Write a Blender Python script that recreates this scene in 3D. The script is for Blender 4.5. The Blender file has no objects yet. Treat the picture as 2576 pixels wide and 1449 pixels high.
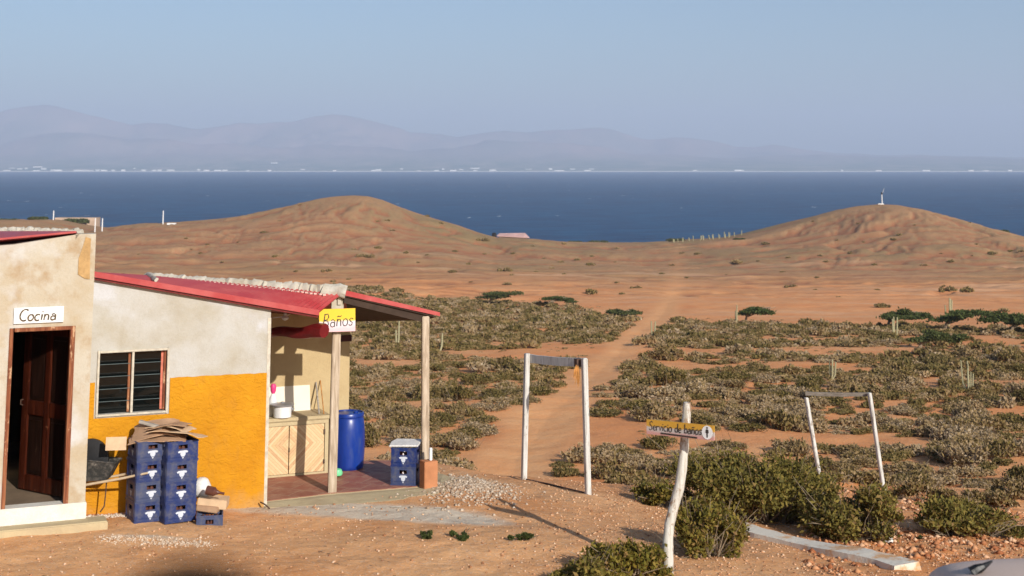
import bpy, bmesh, math, random
import numpy as np
from mathutils import Vector, Matrix
random.seed(7)
SC = bpy.context.scene
COL = SC.collection
HC = 50.0            # height of the camera above the sea
F = 3500.0
TH = math.radians(8.0)
SY = 418.0 - F * math.tan(TH)
CT, ST = math.cos(TH), math.sin(TH)

def ray(px, py):
    u = (px - 1288.0) / F; v = (SY - py) / F
    dy = CT - ST * v
    return Vector((u / dy, 1.0, (ST + CT * v) / dy))
def P(px, py, Y):
    r = ray(px, py)
    return Vector((r.x * Y, Y, HC + r.z * Y))
def drop(px, py, Y): return HC - P(px, py, Y).z

class Plane:
    def __init__(s, o, right):
        s.o = Vector(o); s.r = Vector(right).normalized(); s.n = Vector((s.r.y, -s.r.x, 0)); s.u = Vector((0, 0, 1))
    def pt(s, px, py, off=0.0):
        d = ray(px, py); c = Vector((0, 0, HC)); o = s.o + s.n * off
        t = (o - c).dot(s.n) / d.dot(s.n)
        return c + d * t
    def sz(s, px, py, off=0.0):
        p = s.pt(px, py, off); return (p - s.o).dot(s.r), p.z
    def w(s, sv, z, off=0.0): 
        p = s.o + s.r * sv + s.n * off; return Vector((p.x, p.y, z))

# ------------------------------------------------------------------ objects
def tag(o, label=None, cat=None, group=None, kind=None):
    if label: o['label'] = label
    if cat: o['category'] = cat
    if group: o['group'] = group
    if kind: o['kind'] = kind
    return o
def thing(name, label, cat, loc=(0, 0, 0), rz=0.0, group=None):
    o = bpy.data.objects.new(name, None); COL.objects.link(o)
    o.location = loc; o.rotation_euler = (0, 0, rz); o.empty_display_size = 0.2
    return tag(o, label, cat, group)
def link_mesh(name, me, parent=None, loc=(0, 0, 0)):
    o = bpy.data.objects.new(name, me); COL.objects.link(o)
    o.location = loc
    if parent: o.parent = parent
    return o

class MB:
    def __init__(s): s.v = []; s.f = []
    def quad(s, *p):
        b = len(s.v); s.v += [Vector(q) for q in p]; s.f.append(tuple(range(b, b + len(p)))); return s
    def prism(s, poly, vec):
        b = len(s.v); n = len(poly); vec = Vector(vec)
        s.v += [Vector(p) for p in poly] + [Vector(p) + vec for p in poly]
        s.f.append(tuple(range(b, b + n))); s.f.append(tuple(range(b + 2 * n - 1, b + n - 1, -1)))
        for i in range(n):
            j = (i + 1) % n; s.f.append((b + i, b + j, b + n + j, b + n + i))
        return s
    def box(s, c, size, rz=0.0, m=None):
        c = Vector(c); hx, hy, hz = [k / 2 for k in size]
        R = m if m is not None else Matrix.Rotation(rz, 3, 'Z')
        poly = [c + R @ Vector(q) for q in ((-hx, -hy, -hz), (hx, -hy, -hz), (hx, hy, -hz), (-hx, hy, -hz))]
        return s.prism(poly, R @ Vector((0, 0, 2 * hz)))
    def tube(s, pts, rad, n=8, cap=True, squash=1.0, jit=0.0):
        pts = [Vector(p) for p in pts]; b = len(s.v)
        if not hasattr(rad, '__len__'): rad = [rad] * len(pts)
        a0 = None
        for i, p in enumerate(pts):
            t = (pts[min(i + 1, len(pts) - 1)] - pts[max(i - 1, 0)]).normalized()
            if a0 is None:
                a0 = t.orthogonal().normalized()
            a = (a0 - t * a0.dot(t)).normalized(); a0 = a; c = t.cross(a)
            for k in range(n):
                th = 2 * math.pi * k / n; r = rad[i] * (1 + jit * (random.random() - .5))
                s.v.append(p + a * math.cos(th) * r + c * math.sin(th) * r * squash)
        for i in range(len(pts) - 1):
            for k in range(n):
                k2 = (k + 1) % n
                s.f.append((b + i * n + k, b + i * n + k2, b + (i + 1) * n + k2, b + (i + 1) * n + k))
        if cap:
            s.f.append(tuple(range(b + n - 1, b - 1, -1))); e = b + (len(pts) - 1) * n
            s.f.append(tuple(range(e, e + n)))
        return s
    def lathe(s, c, prof, n=24):
        b = len(s.v); c = Vector(c)
        for r, z in prof:
            for k in range(n):
                th = 2 * math.pi * k / n
                s.v.append(c + Vector((r * math.cos(th), r * math.sin(th), z)))
        for i in range(len(prof) - 1):
            for k in range(n):
                k2 = (k + 1) % n
                s.f.append((b + i * n + k, b + i * n + k2, b + (i + 1) * n + k2, b + (i + 1) * n + k))
        s.f.append(tuple(range(b + n - 1, b - 1, -1))); e = b + (len(prof) - 1) * n
        s.f.append(tuple(range(e, e + n)))
        return s
    def build(s, name, m, parent=None, origin=None, smooth=False, bevel=0.0, local=False):
        if local: og = Vector((0, 0, 0))
        elif parent is not None:
            r = parent; og = Vector((0, 0, 0)); 
            while r is not None: og += Vector(r.location); r = r.parent
        elif origin is not None: og = Vector(origin)
        else:
            xs = [p.x for p in s.v]; ys = [p.y for p in s.v]; zs = [p.z for p in s.v]
            og = Vector(((min(xs) + max(xs)) / 2, (min(ys) + max(ys)) / 2, min(zs)))
        me = bpy.data.meshes.new(name)
        me.from_pydata([tuple(p - og) for p in s.v], [], s.f)
        bm = bmesh.new(); bm.from_mesh(me)
        bmesh.ops.recalc_face_normals(bm, faces=bm.faces)
        if bevel > 0:
            bmesh.ops.bevel(bm, geom=[e for e in bm.edges if len(e.link_faces) == 2 and e.calc_face_angle(0) > .6], offset=bevel, segments=2, affect='EDGES', clamp_overlap=True)
        if smooth:
            for f in bm.faces: f.smooth = True
        bm.to_mesh(me); bm.free()
        me.materials.append(m)
        if smooth:
            try: me.set_sharp_from_angle(angle=math.radians(40))
            except Exception: pass
        return link_mesh(name, me, parent, (0, 0, 0) if (parent is not None or local) else og)

def np_mesh(name, v, f4, m, parent=None, attrs=None, smooth=False):
    me = bpy.data.meshes.new(name)
    v = np.asarray(v, dtype=np.float32); f4 = np.asarray(f4, dtype=np.int32)
    me.vertices.add(len(v)); me.vertices.foreach_set('co', v.ravel())
    k = f4.shape[1]
    me.loops.add(f4.size); me.loops.foreach_set('vertex_index', f4.ravel())
    me.polygons.add(len(f4)); me.polygons.foreach_set('loop_start', np.arange(0, f4.size, k, dtype=np.int32))
    if smooth: me.polygons.foreach_set('use_smooth', np.ones(len(f4), dtype=bool))
    me.update(calc_edges=True)
    for an, av in (attrs or {}).items():
        a = me.attributes.new(an, 'FLOAT', 'POINT'); a.data.foreach_set('value', np.asarray(av, dtype=np.float32))
    me.materials.append(m)
    return me

# ------------------------------------------------------------------ noise
def _h(ix, iy, seed):
    n = (ix * 374761393 + iy * 668265263 + seed * 974634777) & 0xFFFFFFFF
    n = ((n ^ (n >> 13)) * 1274126177) & 0xFFFFFFFF
    return ((n ^ (n >> 16)) & 0xFFFFFF) / float(0xFFFFFF)
def vnoise(x, y, seed=0):
    x = np.asarray(x, float); y = np.asarray(y, float)
    ix = np.floor(x).astype(np.int64); iy = np.floor(y).astype(np.int64)
    fx = x - ix; fy = y - iy
    fx = fx * fx * fx * (fx * (fx * 6 - 15) + 10); fy = fy * fy * fy * (fy * (fy * 6 - 15) + 10)
    a = _h(ix, iy, seed); b = _h(ix + 1, iy, seed); c = _h(ix, iy + 1, seed); d = _h(ix + 1, iy + 1, seed)
    return (a * (1 - fx) + b * fx) * (1 - fy) + (c * (1 - fx) + d * fx) * fy
def fbm(x, y, o=4, seed=0):
    t = 0; a = .5; n = 0
    for i in range(o):
        t = t + a * (vnoise(x, y, seed + i * 17) - .5); n += a; x = x * 2.03 + 13.7; y = y * 2.03 - 7.1; a *= .5
    return t / n * 2      # about -1..1
def sstep(a, b, x):
    t = np.clip((x - a) / (b - a), 0, 1); return t * t * (3 - 2 * t)

# ------------------------------------------------------------------ materials
def lin(r, g, b):
    f = lambda c: (c / 255 / 12.92) if c <= 10.3 else ((c / 255 + .055) / 1.055) ** 2.4
    return (f(r), f(g), f(b), 1.0)
class Mt:
    def __init__(s, name, col=(.5, .5, .5, 1), rough=.8, spec=.3, metal=0.0):
        s.m = bpy.data.materials.new(name); s.m.use_nodes = True; s.nt = s.m.node_tree
        s.b = s.nt.nodes['Principled BSDF']; s.out = s.nt.nodes['Material Output']
        s.b.inputs['Base Color'].default_value = col; s.b.inputs['Roughness'].default_value = rough
        s.b.inputs['Specular IOR Level'].default_value = spec; s.b.inputs['Metallic'].default_value = metal
    def n(s, t, **k):
        nd = s.nt.nodes.new('ShaderNode' + t)
        for a, v in k.items(): setattr(nd, a, v)
        return nd
    def l(s, a, b): s.nt.links.new(a, b)
    def co(s, kind='Object', scale=(1, 1, 1), rot=(0, 0, 0)):
        if kind == 'World': o = s.n('NewGeometry').outputs['Position']
        else: o = s.n('TexCoord').outputs[kind]
        mp = s.n('Mapping'); mp.inputs['Scale'].default_value = scale; mp.inputs['Rotation'].default_value = rot
        s.l(o, mp.inputs[0]); return mp.outputs[0]
    def noise(s, sc, det=4, rough=.55, vec=None, dist=0.0):
        t = s.n('TexNoise'); t.inputs['Scale'].default_value = sc; t.inputs['Detail'].default_value = det
        t.inputs['Roughness'].default_value = rough; t.inputs['Distortion'].default_value = dist
        if vec is not None: s.l(vec, t.inputs['Vector'])
        return t.outputs['Fac']
    def vor(s, sc, vec=None, feature='F1', out='Distance'):
        t = s.n('TexVoronoi', feature=feature); t.inputs['Scale'].default_value = sc
        if vec is not None: s.l(vec, t.inputs['Vector'])
        return t.outputs[out]
    def ramp(s, fac, stops, interp='LINEAR'):
        r = s.n('ValToRGB'); cr = r.color_ramp; cr.interpolation = interp
        while len(cr.elements) < len(stops): cr.elements.new(.5)
        for e, (p, c) in zip(cr.elements, stops): e.position = p; e.color = c if len(c) == 4 else (*c, 1)
        s.l(fac, r.inputs[0]); return r.outputs[0]
    def gray(s, fac, a, b, v0=0.0, v1=1.0):
        m = s.n('MapRange'); m.inputs[1].default_value = a; m.inputs[2].default_value = b
        m.inputs[3].default_value = v0; m.inputs[4].default_value = v1; m.clamp = True
        s.l(fac, m.inputs[0]); return m.outputs[0]
    def mix(s, fac, a, b, mode='MIX'):
        m = s.n('Mix', data_type='RGBA', blend_type=mode)
        for v, i in ((fac, 0), (a, 6), (b, 7)):
            if isinstance(v, (int, float)): m.inputs[i].default_value = v
            elif isinstance(v, tuple): m.inputs[i].default_value = v
            else: s.l(v, m.inputs[i])
        return m.outputs[2]
    def math(s, op, a, b=0.0):
        m = s.n('Math', operation=op)
        for v, i in ((a, 0), (b, 1)):
            if isinstance(v, (int, float)): m.inputs[i].default_value = v
            else: s.l(v, m.inputs[i])
        return m.outputs[0]
    def attr(s, name): return s.n('Attribute', attribute_name=name).outputs['Fac']
    def bump(s, h, st=.5, dist=.02, prev=None):
        b = s.n('Bump'); b.inputs['Strength'].default_value = st; b.inputs['Distance'].default_value = dist
        s.l(h, b.inputs['Height'])
        if prev is not None: s.l(prev, b.inputs['Normal'])
        return b.outputs[0]
    def done(s, col=None, normal=None, rough=None):
        if col is not None: s.l(col, s.b.inputs['Base Color'])
        if normal is not None: s.l(normal, s.b.inputs['Normal'])
        if rough is not None: s.l(rough, s.b.inputs['Roughness'])
        return s.m

def plain_mat(name, col, rough=.7, var=.25, sc=8, bump=.2, spec=.3, metal=0, bd=.01):
    m = Mt(name, rough=rough, spec=spec, metal=metal)
    v = m.co('Object'); nz = m.noise(sc, 5, .6, v)
    c2 = tuple(x * (1 - var) for x in col[:3]) + (1,); c1 = tuple(min(1, x * (1 + var * .6)) for x in col[:3]) + (1,)
    c = m.ramp(nz, [(.3, c2), (.7, c1)])
    return m.done(c, m.bump(m.noise(sc * 5, 4, .6, v), bump, bd))

MAT = {}
def build_mats():
    # plaster, white and dirty
    def plaster(name, base, warm, stain, ws=1.3, amt=.55, clean=None):
        m = Mt(name, rough=.9, spec=.15); v = m.co('World')
        a = m.noise(ws, 6, .62, v, .4); b = m.noise(ws * 2.7, 5, .6, v)
        c = m.mix(m.gray(a, .42, .66), base, warm)
        c = m.mix(m.math('MULTIPLY', m.gray(b, .5, .75), amt), c, stain)
        if clean:
            c = m.mix(m.gray(m.noise(ws * .9, 4, .5, m.co('World', (1, 1, 1), (.5, .2, 1.1))), .55, .66), c, clean)
        fine = m.noise(60, 4, .6, v); c = m.mix(m.gray(fine, .45, .75, 0, .16), c, (.25, .2, .13, 1))
        nb = m.bump(m.noise(7, 5, .6, v), .5, .02); nb = m.bump(fine, .5, .006, nb)
        return m.done(c, nb)
    MAT['plaster'] = plaster('weathered_white_plaster', (.48, .465, .43, 1), (.42, .385, .315, 1), (.35, .30, .22, 1), 1.6, .5, (.53, .53, .54, 1))
    MAT['kplaster'] = plaster('ochre_stained_plaster', (.50, .45, .36, 1), (.44, .35, .23, 1), (.36, .23, .11, 1), 1.5, .8, (.56, .55, .53, 1))
    MAT['beige'] = plaster('beige_cement_render', (.52, .40, .22, 1), (.47, .35, .19, 1), (.40, .28, .14, 1), 1.4, .5)
    MAT['cement'] = plaster('cream_cement', (.52, .42, .25, 1), (.46, .36, .22, 1), (.38, .27, .15, 1), 2.5, .5)
    MAT['ridge'] = plaster('ridge_cement', (.54, .50, .42, 1), (.45, .40, .31, 1), (.33, .26, .18, 1), 4, .6)
    MAT['plinth'] = plaster('whitewash', (.74, .70, .62, 1), (.68, .62, .53, 1), (.5, .4, .3, 1), 3, .35)
    # yellow stucco, thrown in coarse swirls
    m = Mt('ochre_yellow_stucco', rough=.85, spec=.2); v = m.co('World', (1, 1, 1.6), (0, .5, 0))
    a = m.noise(2.2, 5, .6, m.co('World')); w = m.noise(9, 3, .55, v, 1.6)
    c = m.mix(m.gray(a, .35, .7), (.58, .26, .010, 1), (.49, .20, .007, 1))
    c = m.mix(m.gray(m.noise(30, 5, .7, m.co('World')), .55, .8, 0, .5), c, (.44, .16, .01, 1))
    g = m.n('SeparateXYZ'); m.l(m.n('NewGeometry').outputs['Position'], g.inputs[0]); zz = m.math('ADD', g.outputs[2], m.math('MULTIPLY', m.math('SUBTRACT', m.noise(3.5, 6, .7, m.co('World')), .5), -.7))
    c = m.mix(m.gray(zz, 45.98, 46.28, .75, 0), c, (.46, .27, .12, 1))
    c = m.mix(m.gray(m.noise(1.1, 7, .75, m.co('World', (1, 1, .4))), .56, .66, 0, .45), c, (.42, .19, .03, 1))
    nb = m.bump(w, .7, .03); nb = m.bump(m.noise(45, 4, .6, m.co('World')), .4, .006, nb)
    MAT['yellow'] = m.done(c, nb)
    # painted red corrugated metal
    m = Mt('red_painted_metal', rough=.45, spec=.4); v = m.co('World')
    a = m.noise(2.5, 5, .65, v)
    c = m.mix(m.gray(a, .4, .7), (.38, .038, .038, 1), (.47, .095, .085, 1))
    c = m.mix(m.gray(m.noise(14, 6, .7, v), .62, .75, 0, .7), c, (.40, .20, .13, 1))
    MAT['redroof'] = m.done(c, m.bump(m.noise(3, 3, .5, v), .2, .02), m.gray(a, .3, .7, .35, .6))
    MAT['maroon'] = plain_mat('maroon_sheet', (.16, .012, .012, 1), .35, .4, 6, .3)
    # timber
    def wood(name, c1, c2, c3, sc=(14, 14, 1.2), peel=0.0, pc=(.5, .4, .3, 1), rough=.75):
        m = Mt(name, rough=rough, spec=.25); v = m.co('Object', sc); a = m.noise(2.2, 6, .65, v, .6)
        c = m.ramp(a, [(.28, c2), (.5, c1), (.72, c3)])
        nb = m.bump(a, .5, .006)
        if peel > 0:
            pz = m.noise(9, 6, .72, m.co('Object', (1, 1, .45))); c = m.mix(m.gray(pz, 1 - peel, 1 - peel + .05), c, pc)
            nb = m.bump(pz, .25, .004, nb)
        return m.done(c, nb)
    MAT['wood'] = wood('sunbleached_post_wood', (.44, .34, .24, 1), (.25, .18, .12, 1), (.62, .52, .40, 1))
    MAT['whitewood'] = wood('whitewashed_wood', (.56, .54, .50, 1), (.32, .29, .25, 1), (.68, .66, .63, 1), (16, 16, 1.4), .42, (.28, .23, .18, 1))
    MAT['greywood'] = wood('grey_wood', (.36, .32, .27, 1), (.20, .17, .14, 1), (.50, .45, .38, 1), (1.5, 12, 12))
    MAT['dullwood'] = wood('dull_brown_board', (.20, .17, .14, 1), (.12, .10, .08, 1), (.28, .24, .2, 1), (1.5, 12, 12))
    MAT['whitelog'] = wood('whitewashed_log', (.56, .53, .46, 1), (.36, .31, .24, 1), (.68, .66, .61, 1), (16, 16, 1.6), .46, (.30, .20, .13, 1))
    MAT['door'] = wood('dark_red_varnished_door', (.045, .009, .004, 1), (.014, .003, .002, 1), (.09, .02, .008, 1), (12, 12, 1), .36, (.30, .12, .06, 1), .35)
    MAT['doorpanel'] = wood('near_black_door_panel', (.014, .006, .004, 1), (.005, .003, .002, 1), (.03, .012, .008, 1), (12, 12, 1), .33, (.10, .06, .04, 1), .3)
    MAT['jamb'] = wood('redbrown_jamb', (.22, .07, .03, 1), (.08, .02, .01, 1), (.4, .18, .08, 1), (12, 12, 1), .42, (.5, .3, .17, 1))
    MAT['plank'] = wood('pale_plank', (.55, .42, .27, 1), (.42, .30, .18, 1), (.66, .54, .38, 1), (1, 12, 12))
    # chevron cabinet door: slanting strips mirrored about the middle
    m = Mt('chevron_strip_wood', rough=.6, spec=.3)
    gx = m.n('SeparateXYZ'); m.l(m.n('TexCoord').outputs['Object'], gx.inputs[0])
    ax = m.math('ABSOLUTE', gx.outputs[0]); az = m.math('ABSOLUTE', m.math('SUBTRACT', gx.outputs[2], .36))
    k = m.math('ADD', ax, az); fr = m.math('FRACT', m.math('MULTIPLY', k, 22.0))
    cell = m.math('FLOOR', m.math('MULTIPLY', k, 22.0)); wn = m.n('TexWhiteNoise', noise_dimensions='1D'); m.l(cell, wn.inputs['W'])
    gr = m.noise(9, 5, .6, m.co('Object', (3, 3, 3)))
    c = m.ramp(wn.outputs[0], [(0, (.60, .40, .20, 1)), (.55, (.66, .48, .27, 1)), (1, (.50, .27, .13, 1))])
    c = m.mix(m.gray(gr, .4, .7, 0, .45), c, (.70, .55, .32, 1))
    gap = m.gray(fr, 0.0, .14, 1, 0); c = m.mix(m.math('MULTIPLY', gap, .75), c, (.22, .10, .04, 1))
    MAT['chevron'] = m.done(c, m.bump(gap, -.6, .004))
    # floor tiles
    m = Mt('redbrown_floor_tiles', rough=.6, spec=.3)
    ck = m.n('TexBrick'); ck.offset = .5; ck.inputs['Scale'].default_value = 3.2; ck.inputs['Mortar Size'].default_value = .012
    ck.inputs['Color1'].default_value = (.36, .13, .08, 1); ck.inputs['Color2'].default_value = (.26, .085, .055, 1); ck.inputs['Mortar'].default_value = (.40, .28, .2, 1)
    ck.inputs['Brick Width'].default_value = 1.0; ck.inputs['Row Height'].default_value = 1.0
    m.l(m.co('Object', (1, 1, 1), (0, 0, .4)), ck.inputs[0])
    c = m.mix(m.gray(m.noise(6, 6, .65, m.co('Object')), .45, .75, 0, .6), ck.outputs[0], (.48, .30, .19, 1))
    MAT['tiles'] = m.done(c)
    # glass, plastics
    m = Mt('dark_louvre_glass', (.004, .006, .006, 1), .08, .5); MAT['glass'] = m.m
    MAT['slatedge'] = plain_mat('louvre_edge', (.10, .13, .13, 1), .3, .2)
    m = Mt('drum_blue_plastic', rough=.32, spec=.5); a = m.noise(5, 5, .65, m.co('Object', (1, 1, .4)))
    MAT['drum'] = m.done(m.ramp(a, [(.3, (.003, .020, .16, 1)), (.55, (.006, .036, .25, 1)), (.70, (.04, .07, .22, 1)), (.82, (.20, .17, .18, 1))]), m.bump(m.noise(20, 3, .5, m.co('Object')), .15, .004))
    def crate(name, c1, c2):
        m = Mt(name, rough=.5, spec=.4)
        oi = m.n('ObjectInfo').outputs['Random']; cc = m.mix(oi, c1, c2)
        a = m.noise(12, 6, .7, m.co('Object')); c = m.mix(m.gray(a, .46, .72, 0, .7), cc, (.13, .125, .13, 1))
        return m.done(c, m.bump(a, .2, .003))
    MAT['crate'] = crate('blue_crate_plastic', (.004, .020, .12, 1), (.045, .060, .13, 1))
    MAT['emblem'] = plain_mat('white_crate_print', (.55, .58, .64, 1), .5, .1, 30, .05)
    MAT['emblemgrey'] = plain_mat('grey_crate_print', (.30, .34, .42, 1), .5, .25, 30, .05)
    MAT['black'] = plain_mat('black_plastic', (.012, .012, .013, 1), .4, .3, 10, .2)
    MAT['rubber'] = plain_mat('black_rubber', (.02, .02, .022, 1), .55, .3, 10, .2)
    m = Mt('cement_crusted_tray', rough=.8); a = m.noise(16, 6, .7, m.co('Object'))
    MAT['tray'] = m.done(m.ramp(a, [(.45, (.03, .03, .028, 1)), (.62, (.09, .08, .07, 1)), (.8, (.35, .32, .28, 1))]), m.bump(a, .6, .01))
    MAT['steel'] = plain_mat('rusty_dark_steel', (.09, .05, .035, 1), .6, .4, 20, .3)
    MAT['green'] = plain_mat('dark_green_metal', (.05, .08, .06, 1), .5, .3, 10, .2)
    MAT['cardboard'] = plain_mat('cardboard', (.44, .27, .16, 1), .9, .22, 7, .3)
    MAT['cardboard2'] = plain_mat('pale_cardboard', (.60, .42, .26, 1), .9, .2, 7, .3)
    MAT['bag'] = plain_mat('white_sack', (.75, .72, .68, 1), .6, .15, 12, .6, bd=.02)
    MAT['glassbrown'] = plain_mat('brown_glass', (.12, .045, .03, 1), .25, .3)
    MAT['terracotta'] = plain_mat('terracotta_block', (.48, .20, .09, 1), .85, .2, 6, .3)
    MAT['white'] = plain_mat('white_paint', (.75, .74, .72, 1), .6, .12, 10, .15)
    MAT['whitedirty'] = plain_mat('white_worn_frame', (.56, .50, .40, 1), .75, .28, 14, .3)
    MAT['panel'] = plain_mat('cream_board', (.78, .70, .56, 1), .6, .06, 4, .05)
    MAT['pink'] = plain_mat('pink_plastic', (.75, .06, .22, 1), .4, .15)
    MAT['mint'] = plain_mat('mint_green_plastic', (.18, .62, .30, 1), .4, .15)
    MAT['ink'] = plain_mat('dark_sign_paint', (.045, .035, .03, 1), .7, .3, 40, .05)
    MAT['inkbrown'] = plain_mat('brown_sign_paint', (.10, .065, .03, 1), .7, .5, 40, .05)
    MAT['dark_in'] = plain_mat('inner_wall_shade', (.022, .017, .013, 1), .9, .3, 3, .1)  # near-black colour stands in for the shade inside rooms and openings
    MAT['innerfloor'] = plain_mat('dusty_cement_floor', (.20, .14, .09, 1), .9, .3, 3, .2)
    MAT['metalgrey'] = plain_mat('galvanised_metal', (.45, .46, .47, 1), .4, .2, 10, .1, metal=.6)
    MAT['straw'] = plain_mat('dry_orange_leaf', (.50, .22, .06, 1), .9, .4, 12, .2)
    MAT['lampwhite'] = MAT['white']
    # sign faces: yellow over pale pink
    def signface(name, top, mid, low, h, tilt=.0):
        m = Mt(name, rough=.7, spec=.2); g = m.n('SeparateXYZ'); m.l(m.n('TexCoord').outputs['Object'], g.inputs[0])
        nz = m.noise(9, 4, .6, m.co('Object')); z = m.math('ADD', m.math('DIVIDE', g.outputs[2], h), m.math('MULTIPLY', m.math('SUBTRACT', nz, .5), .28))
        z = m.math('ADD', z, m.math('MULTIPLY', g.outputs[0], tilt))
        c = m.ramp(z, [(.12, low), (.30, mid), (.46, mid), (.54, top), (1, top)])
        c = m.mix(m.gray(m.noise(25, 5, .7, m.co('Object')), .6, .8, 0, .35), c, (.45, .35, .25, 1))
        return m.done(c)
    MAT['sign_b'] = signface('yellow_pink_sign_paint', (.78, .52, .05, 1), (.72, .64, .66, 1), (.78, .50, .52, 1), .245, -.12)
    MAT['sign_s'] = signface('amber_pink_sign_paint', (.52, .28, .04, 1), (.46, .41, .38, 1), (.52, .27, .24, 1), .15, 0)
    MAT['sign_w'] = plain_mat('white_sign_board', (.80, .79, .77, 1), .6, .08, 8, .05)
    # foliage kinds
    def foliage(name, stops, tr=.25, rough=.75):
        m = Mt(name, rough=rough, spec=.2)
        g = m.n('NewGeometry').outputs['Random Per Island']; t = m.attr('tone'); oi = m.n('ObjectInfo').outputs['Random']
        s_ = m.math('ADD', m.math('MULTIPLY', g, .46), m.math('MULTIPLY', t, .60))
        c = m.ramp(s_, stops); c = m.mix(m.math('MULTIPLY', oi, .22), c, (.20, .15, .08, 1))
        m.l(c, m.b.inputs['Base Color'])
        tb = m.n('BsdfTranslucent'); m.l(c, tb.inputs[0]); mx = m.n('MixShader'); mx.inputs[0].default_value = tr
        m.l(m.b.outputs[0], mx.inputs[1]); m.l(tb.outputs[0], mx.inputs[2]); m.l(mx.outputs[0], m.out.inputs[0])
        return m.m
    MAT['scrub'] = foliage('scrub_foliage', [(0, (.05, .045, .009, 1)), (.28, (.14, .108, .024, 1)), (.48, (.235, .160, .055, 1)), (.66, (.34, .225, .105, 1)), (.86, (.38, .27, .155, 1)), (1, (.47, .36, .24, 1))], .15)
    MAT['bush'] = foliage('olive_bush_foliage', [(0, (.04, .042, .006, 1)), (.3, (.13, .115, .015, 1)), (.52, (.25, .19, .03, 1)), (.7, (.26, .15, .05, 1)), (.9, (.34, .20, .09, 1)), (1, (.44, .30, .16, 1))], .2)
    MAT['green_leaf'] = foliage('green_tree_foliage', [(0, (.03, .05, .012, 1)), (.5, (.075, .10, .024, 1)), (1, (.15, .17, .05, 1))], .3)
    MAT['twig'] = plain_mat('grey_brown_twig', (.24, .18, .12, 1), .9, .3, 6, .2)
    MAT['cactus'] = plain_mat('pale_green_cactus', (.36, .33, .19, 1), .8, .25, 6, .2)
build_mats()
# ================================================================== TERRAIN
CTRL = [(0, 1449, 13.6), (212, 1305, 15.7), (345, 1293, 16.15), (668, 1282, 17.0), (1100, 1255, 17.4), (1245, 1222, 17.9),
        (1510, 1370, 15.5), (1685, 1452, 14.3), (1480, 1243, 18.9), (1317, 1210, 20.0), (700, 1449, 13.9), (2230, 1262, 22.5),
        (2500, 1300, 20.0), (2280, 1435, 15.5), (1860, 1345, 17.5), (2063, 1240, 22.3), (1750, 1330, 17.3), (2576, 1449, 15.0),
        (2000, 1449, 14.6), (930, 1175, 19.7), (30, 1349, 15.3), (265, 1344, 15.5)]
cp = [P(*c) for c in CTRL] + [Vector((-7, 24, HC - 4.35)), Vector((-9, 14, HC - 4.0)), Vector((-3, 9, HC - 4.1)), Vector((4, 8, HC - 4.15)), Vector((12, 14, HC - 4.9)), Vector((14, 22, HC - 5.8)), Vector((0, 0, HC - 4.1)), Vector((-14, 20, HC - 4.2))]
CX = np.array([[c.x, c.y] for c in cp]); CD = np.array([HC - c.z for c in cp])
_r = np.sqrt(((CX[:, None] - CX[None]) ** 2).sum(-1) + .8)
_A = np.zeros((len(cp) + 3,) * 2); _A[:len(cp), :len(cp)] = _r - np.eye(len(cp)) * .6
_A[:len(cp), -3] = 1; _A[:len(cp), -2:] = CX; _A[-3, :len(cp)] = 1; _A[-2:, :len(cp)] = CX.T
_w = np.linalg.solve(_A, np.concatenate([CD, [0, 0, 0]]))
def yard_drop(x, y):
    x = np.clip(x, -16, 16); y = np.clip(y, -2, 30)
    o = np.full(np.shape(x), _w[-3]) + _w[-2] * x + _w[-1] * y
    for i in range(len(cp)): o = o + _w[i] * np.sqrt((x - CX[i, 0]) ** 2 + (y - CX[i, 1]) ** 2 + .8)
    return o
PR = [(44, 1290), (48, 1254), (52, 1216), (60, 1130), (80, 1000), (100, 943), (130, 881), (160, 847), (200, 815), (250, 782), (300, 750), (400, 702), (550, 652), (700, 622), (850, 610)]
PY_ = np.array([a for a, b in PR] + [862, 905, 960, 1100.]); PD_ = np.array([drop(1288, b, a) for a, b in PR] + [47.6, 52.0, 53, 54])
def plain_drop(y): return np.interp(y, PY_, PD_)
SKY = [(-400, 566), (-100, 556), (0, 553), (130, 553), (230, 572), (260, 574), (400, 564), (560, 549), (640, 538), (700, 525), (760, 510), (810, 498), (850, 493), (890, 491), (925, 493), (960, 502), (1000, 518), (1050, 536), (1100, 552),
       (1150, 566), (1200, 585), (1250, 599), (1340, 604), (1440, 613), (1560, 616), (1640, 614), (1740, 606), (1850, 595), (1920, 578), (2000, 556), (2060, 542), (2110, 528), (2160, 519), (2210, 515), (2260, 517), (2310, 527),
       (2400, 557), (2500, 590), (2576, 603), (2700, 612), (2900, 616), (3300, 616)]
YR = 600.0
SX = np.array([P(a, b, YR).x for a, b in SKY]); SZ = np.array([HC - P(a, b, YR).z for a, b in SKY])
def edge_y(x): return np.interp(x, [-12, -4, -1.5, 0, 2, 3.5, 5.5, 9, 14], [24, 22.5, 21.3, 20.6, 21.0, 22.2, 24.2, 25.5, 27]) + .5 * fbm(x * .7, x * 0 + 3, 2, 5)
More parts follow.
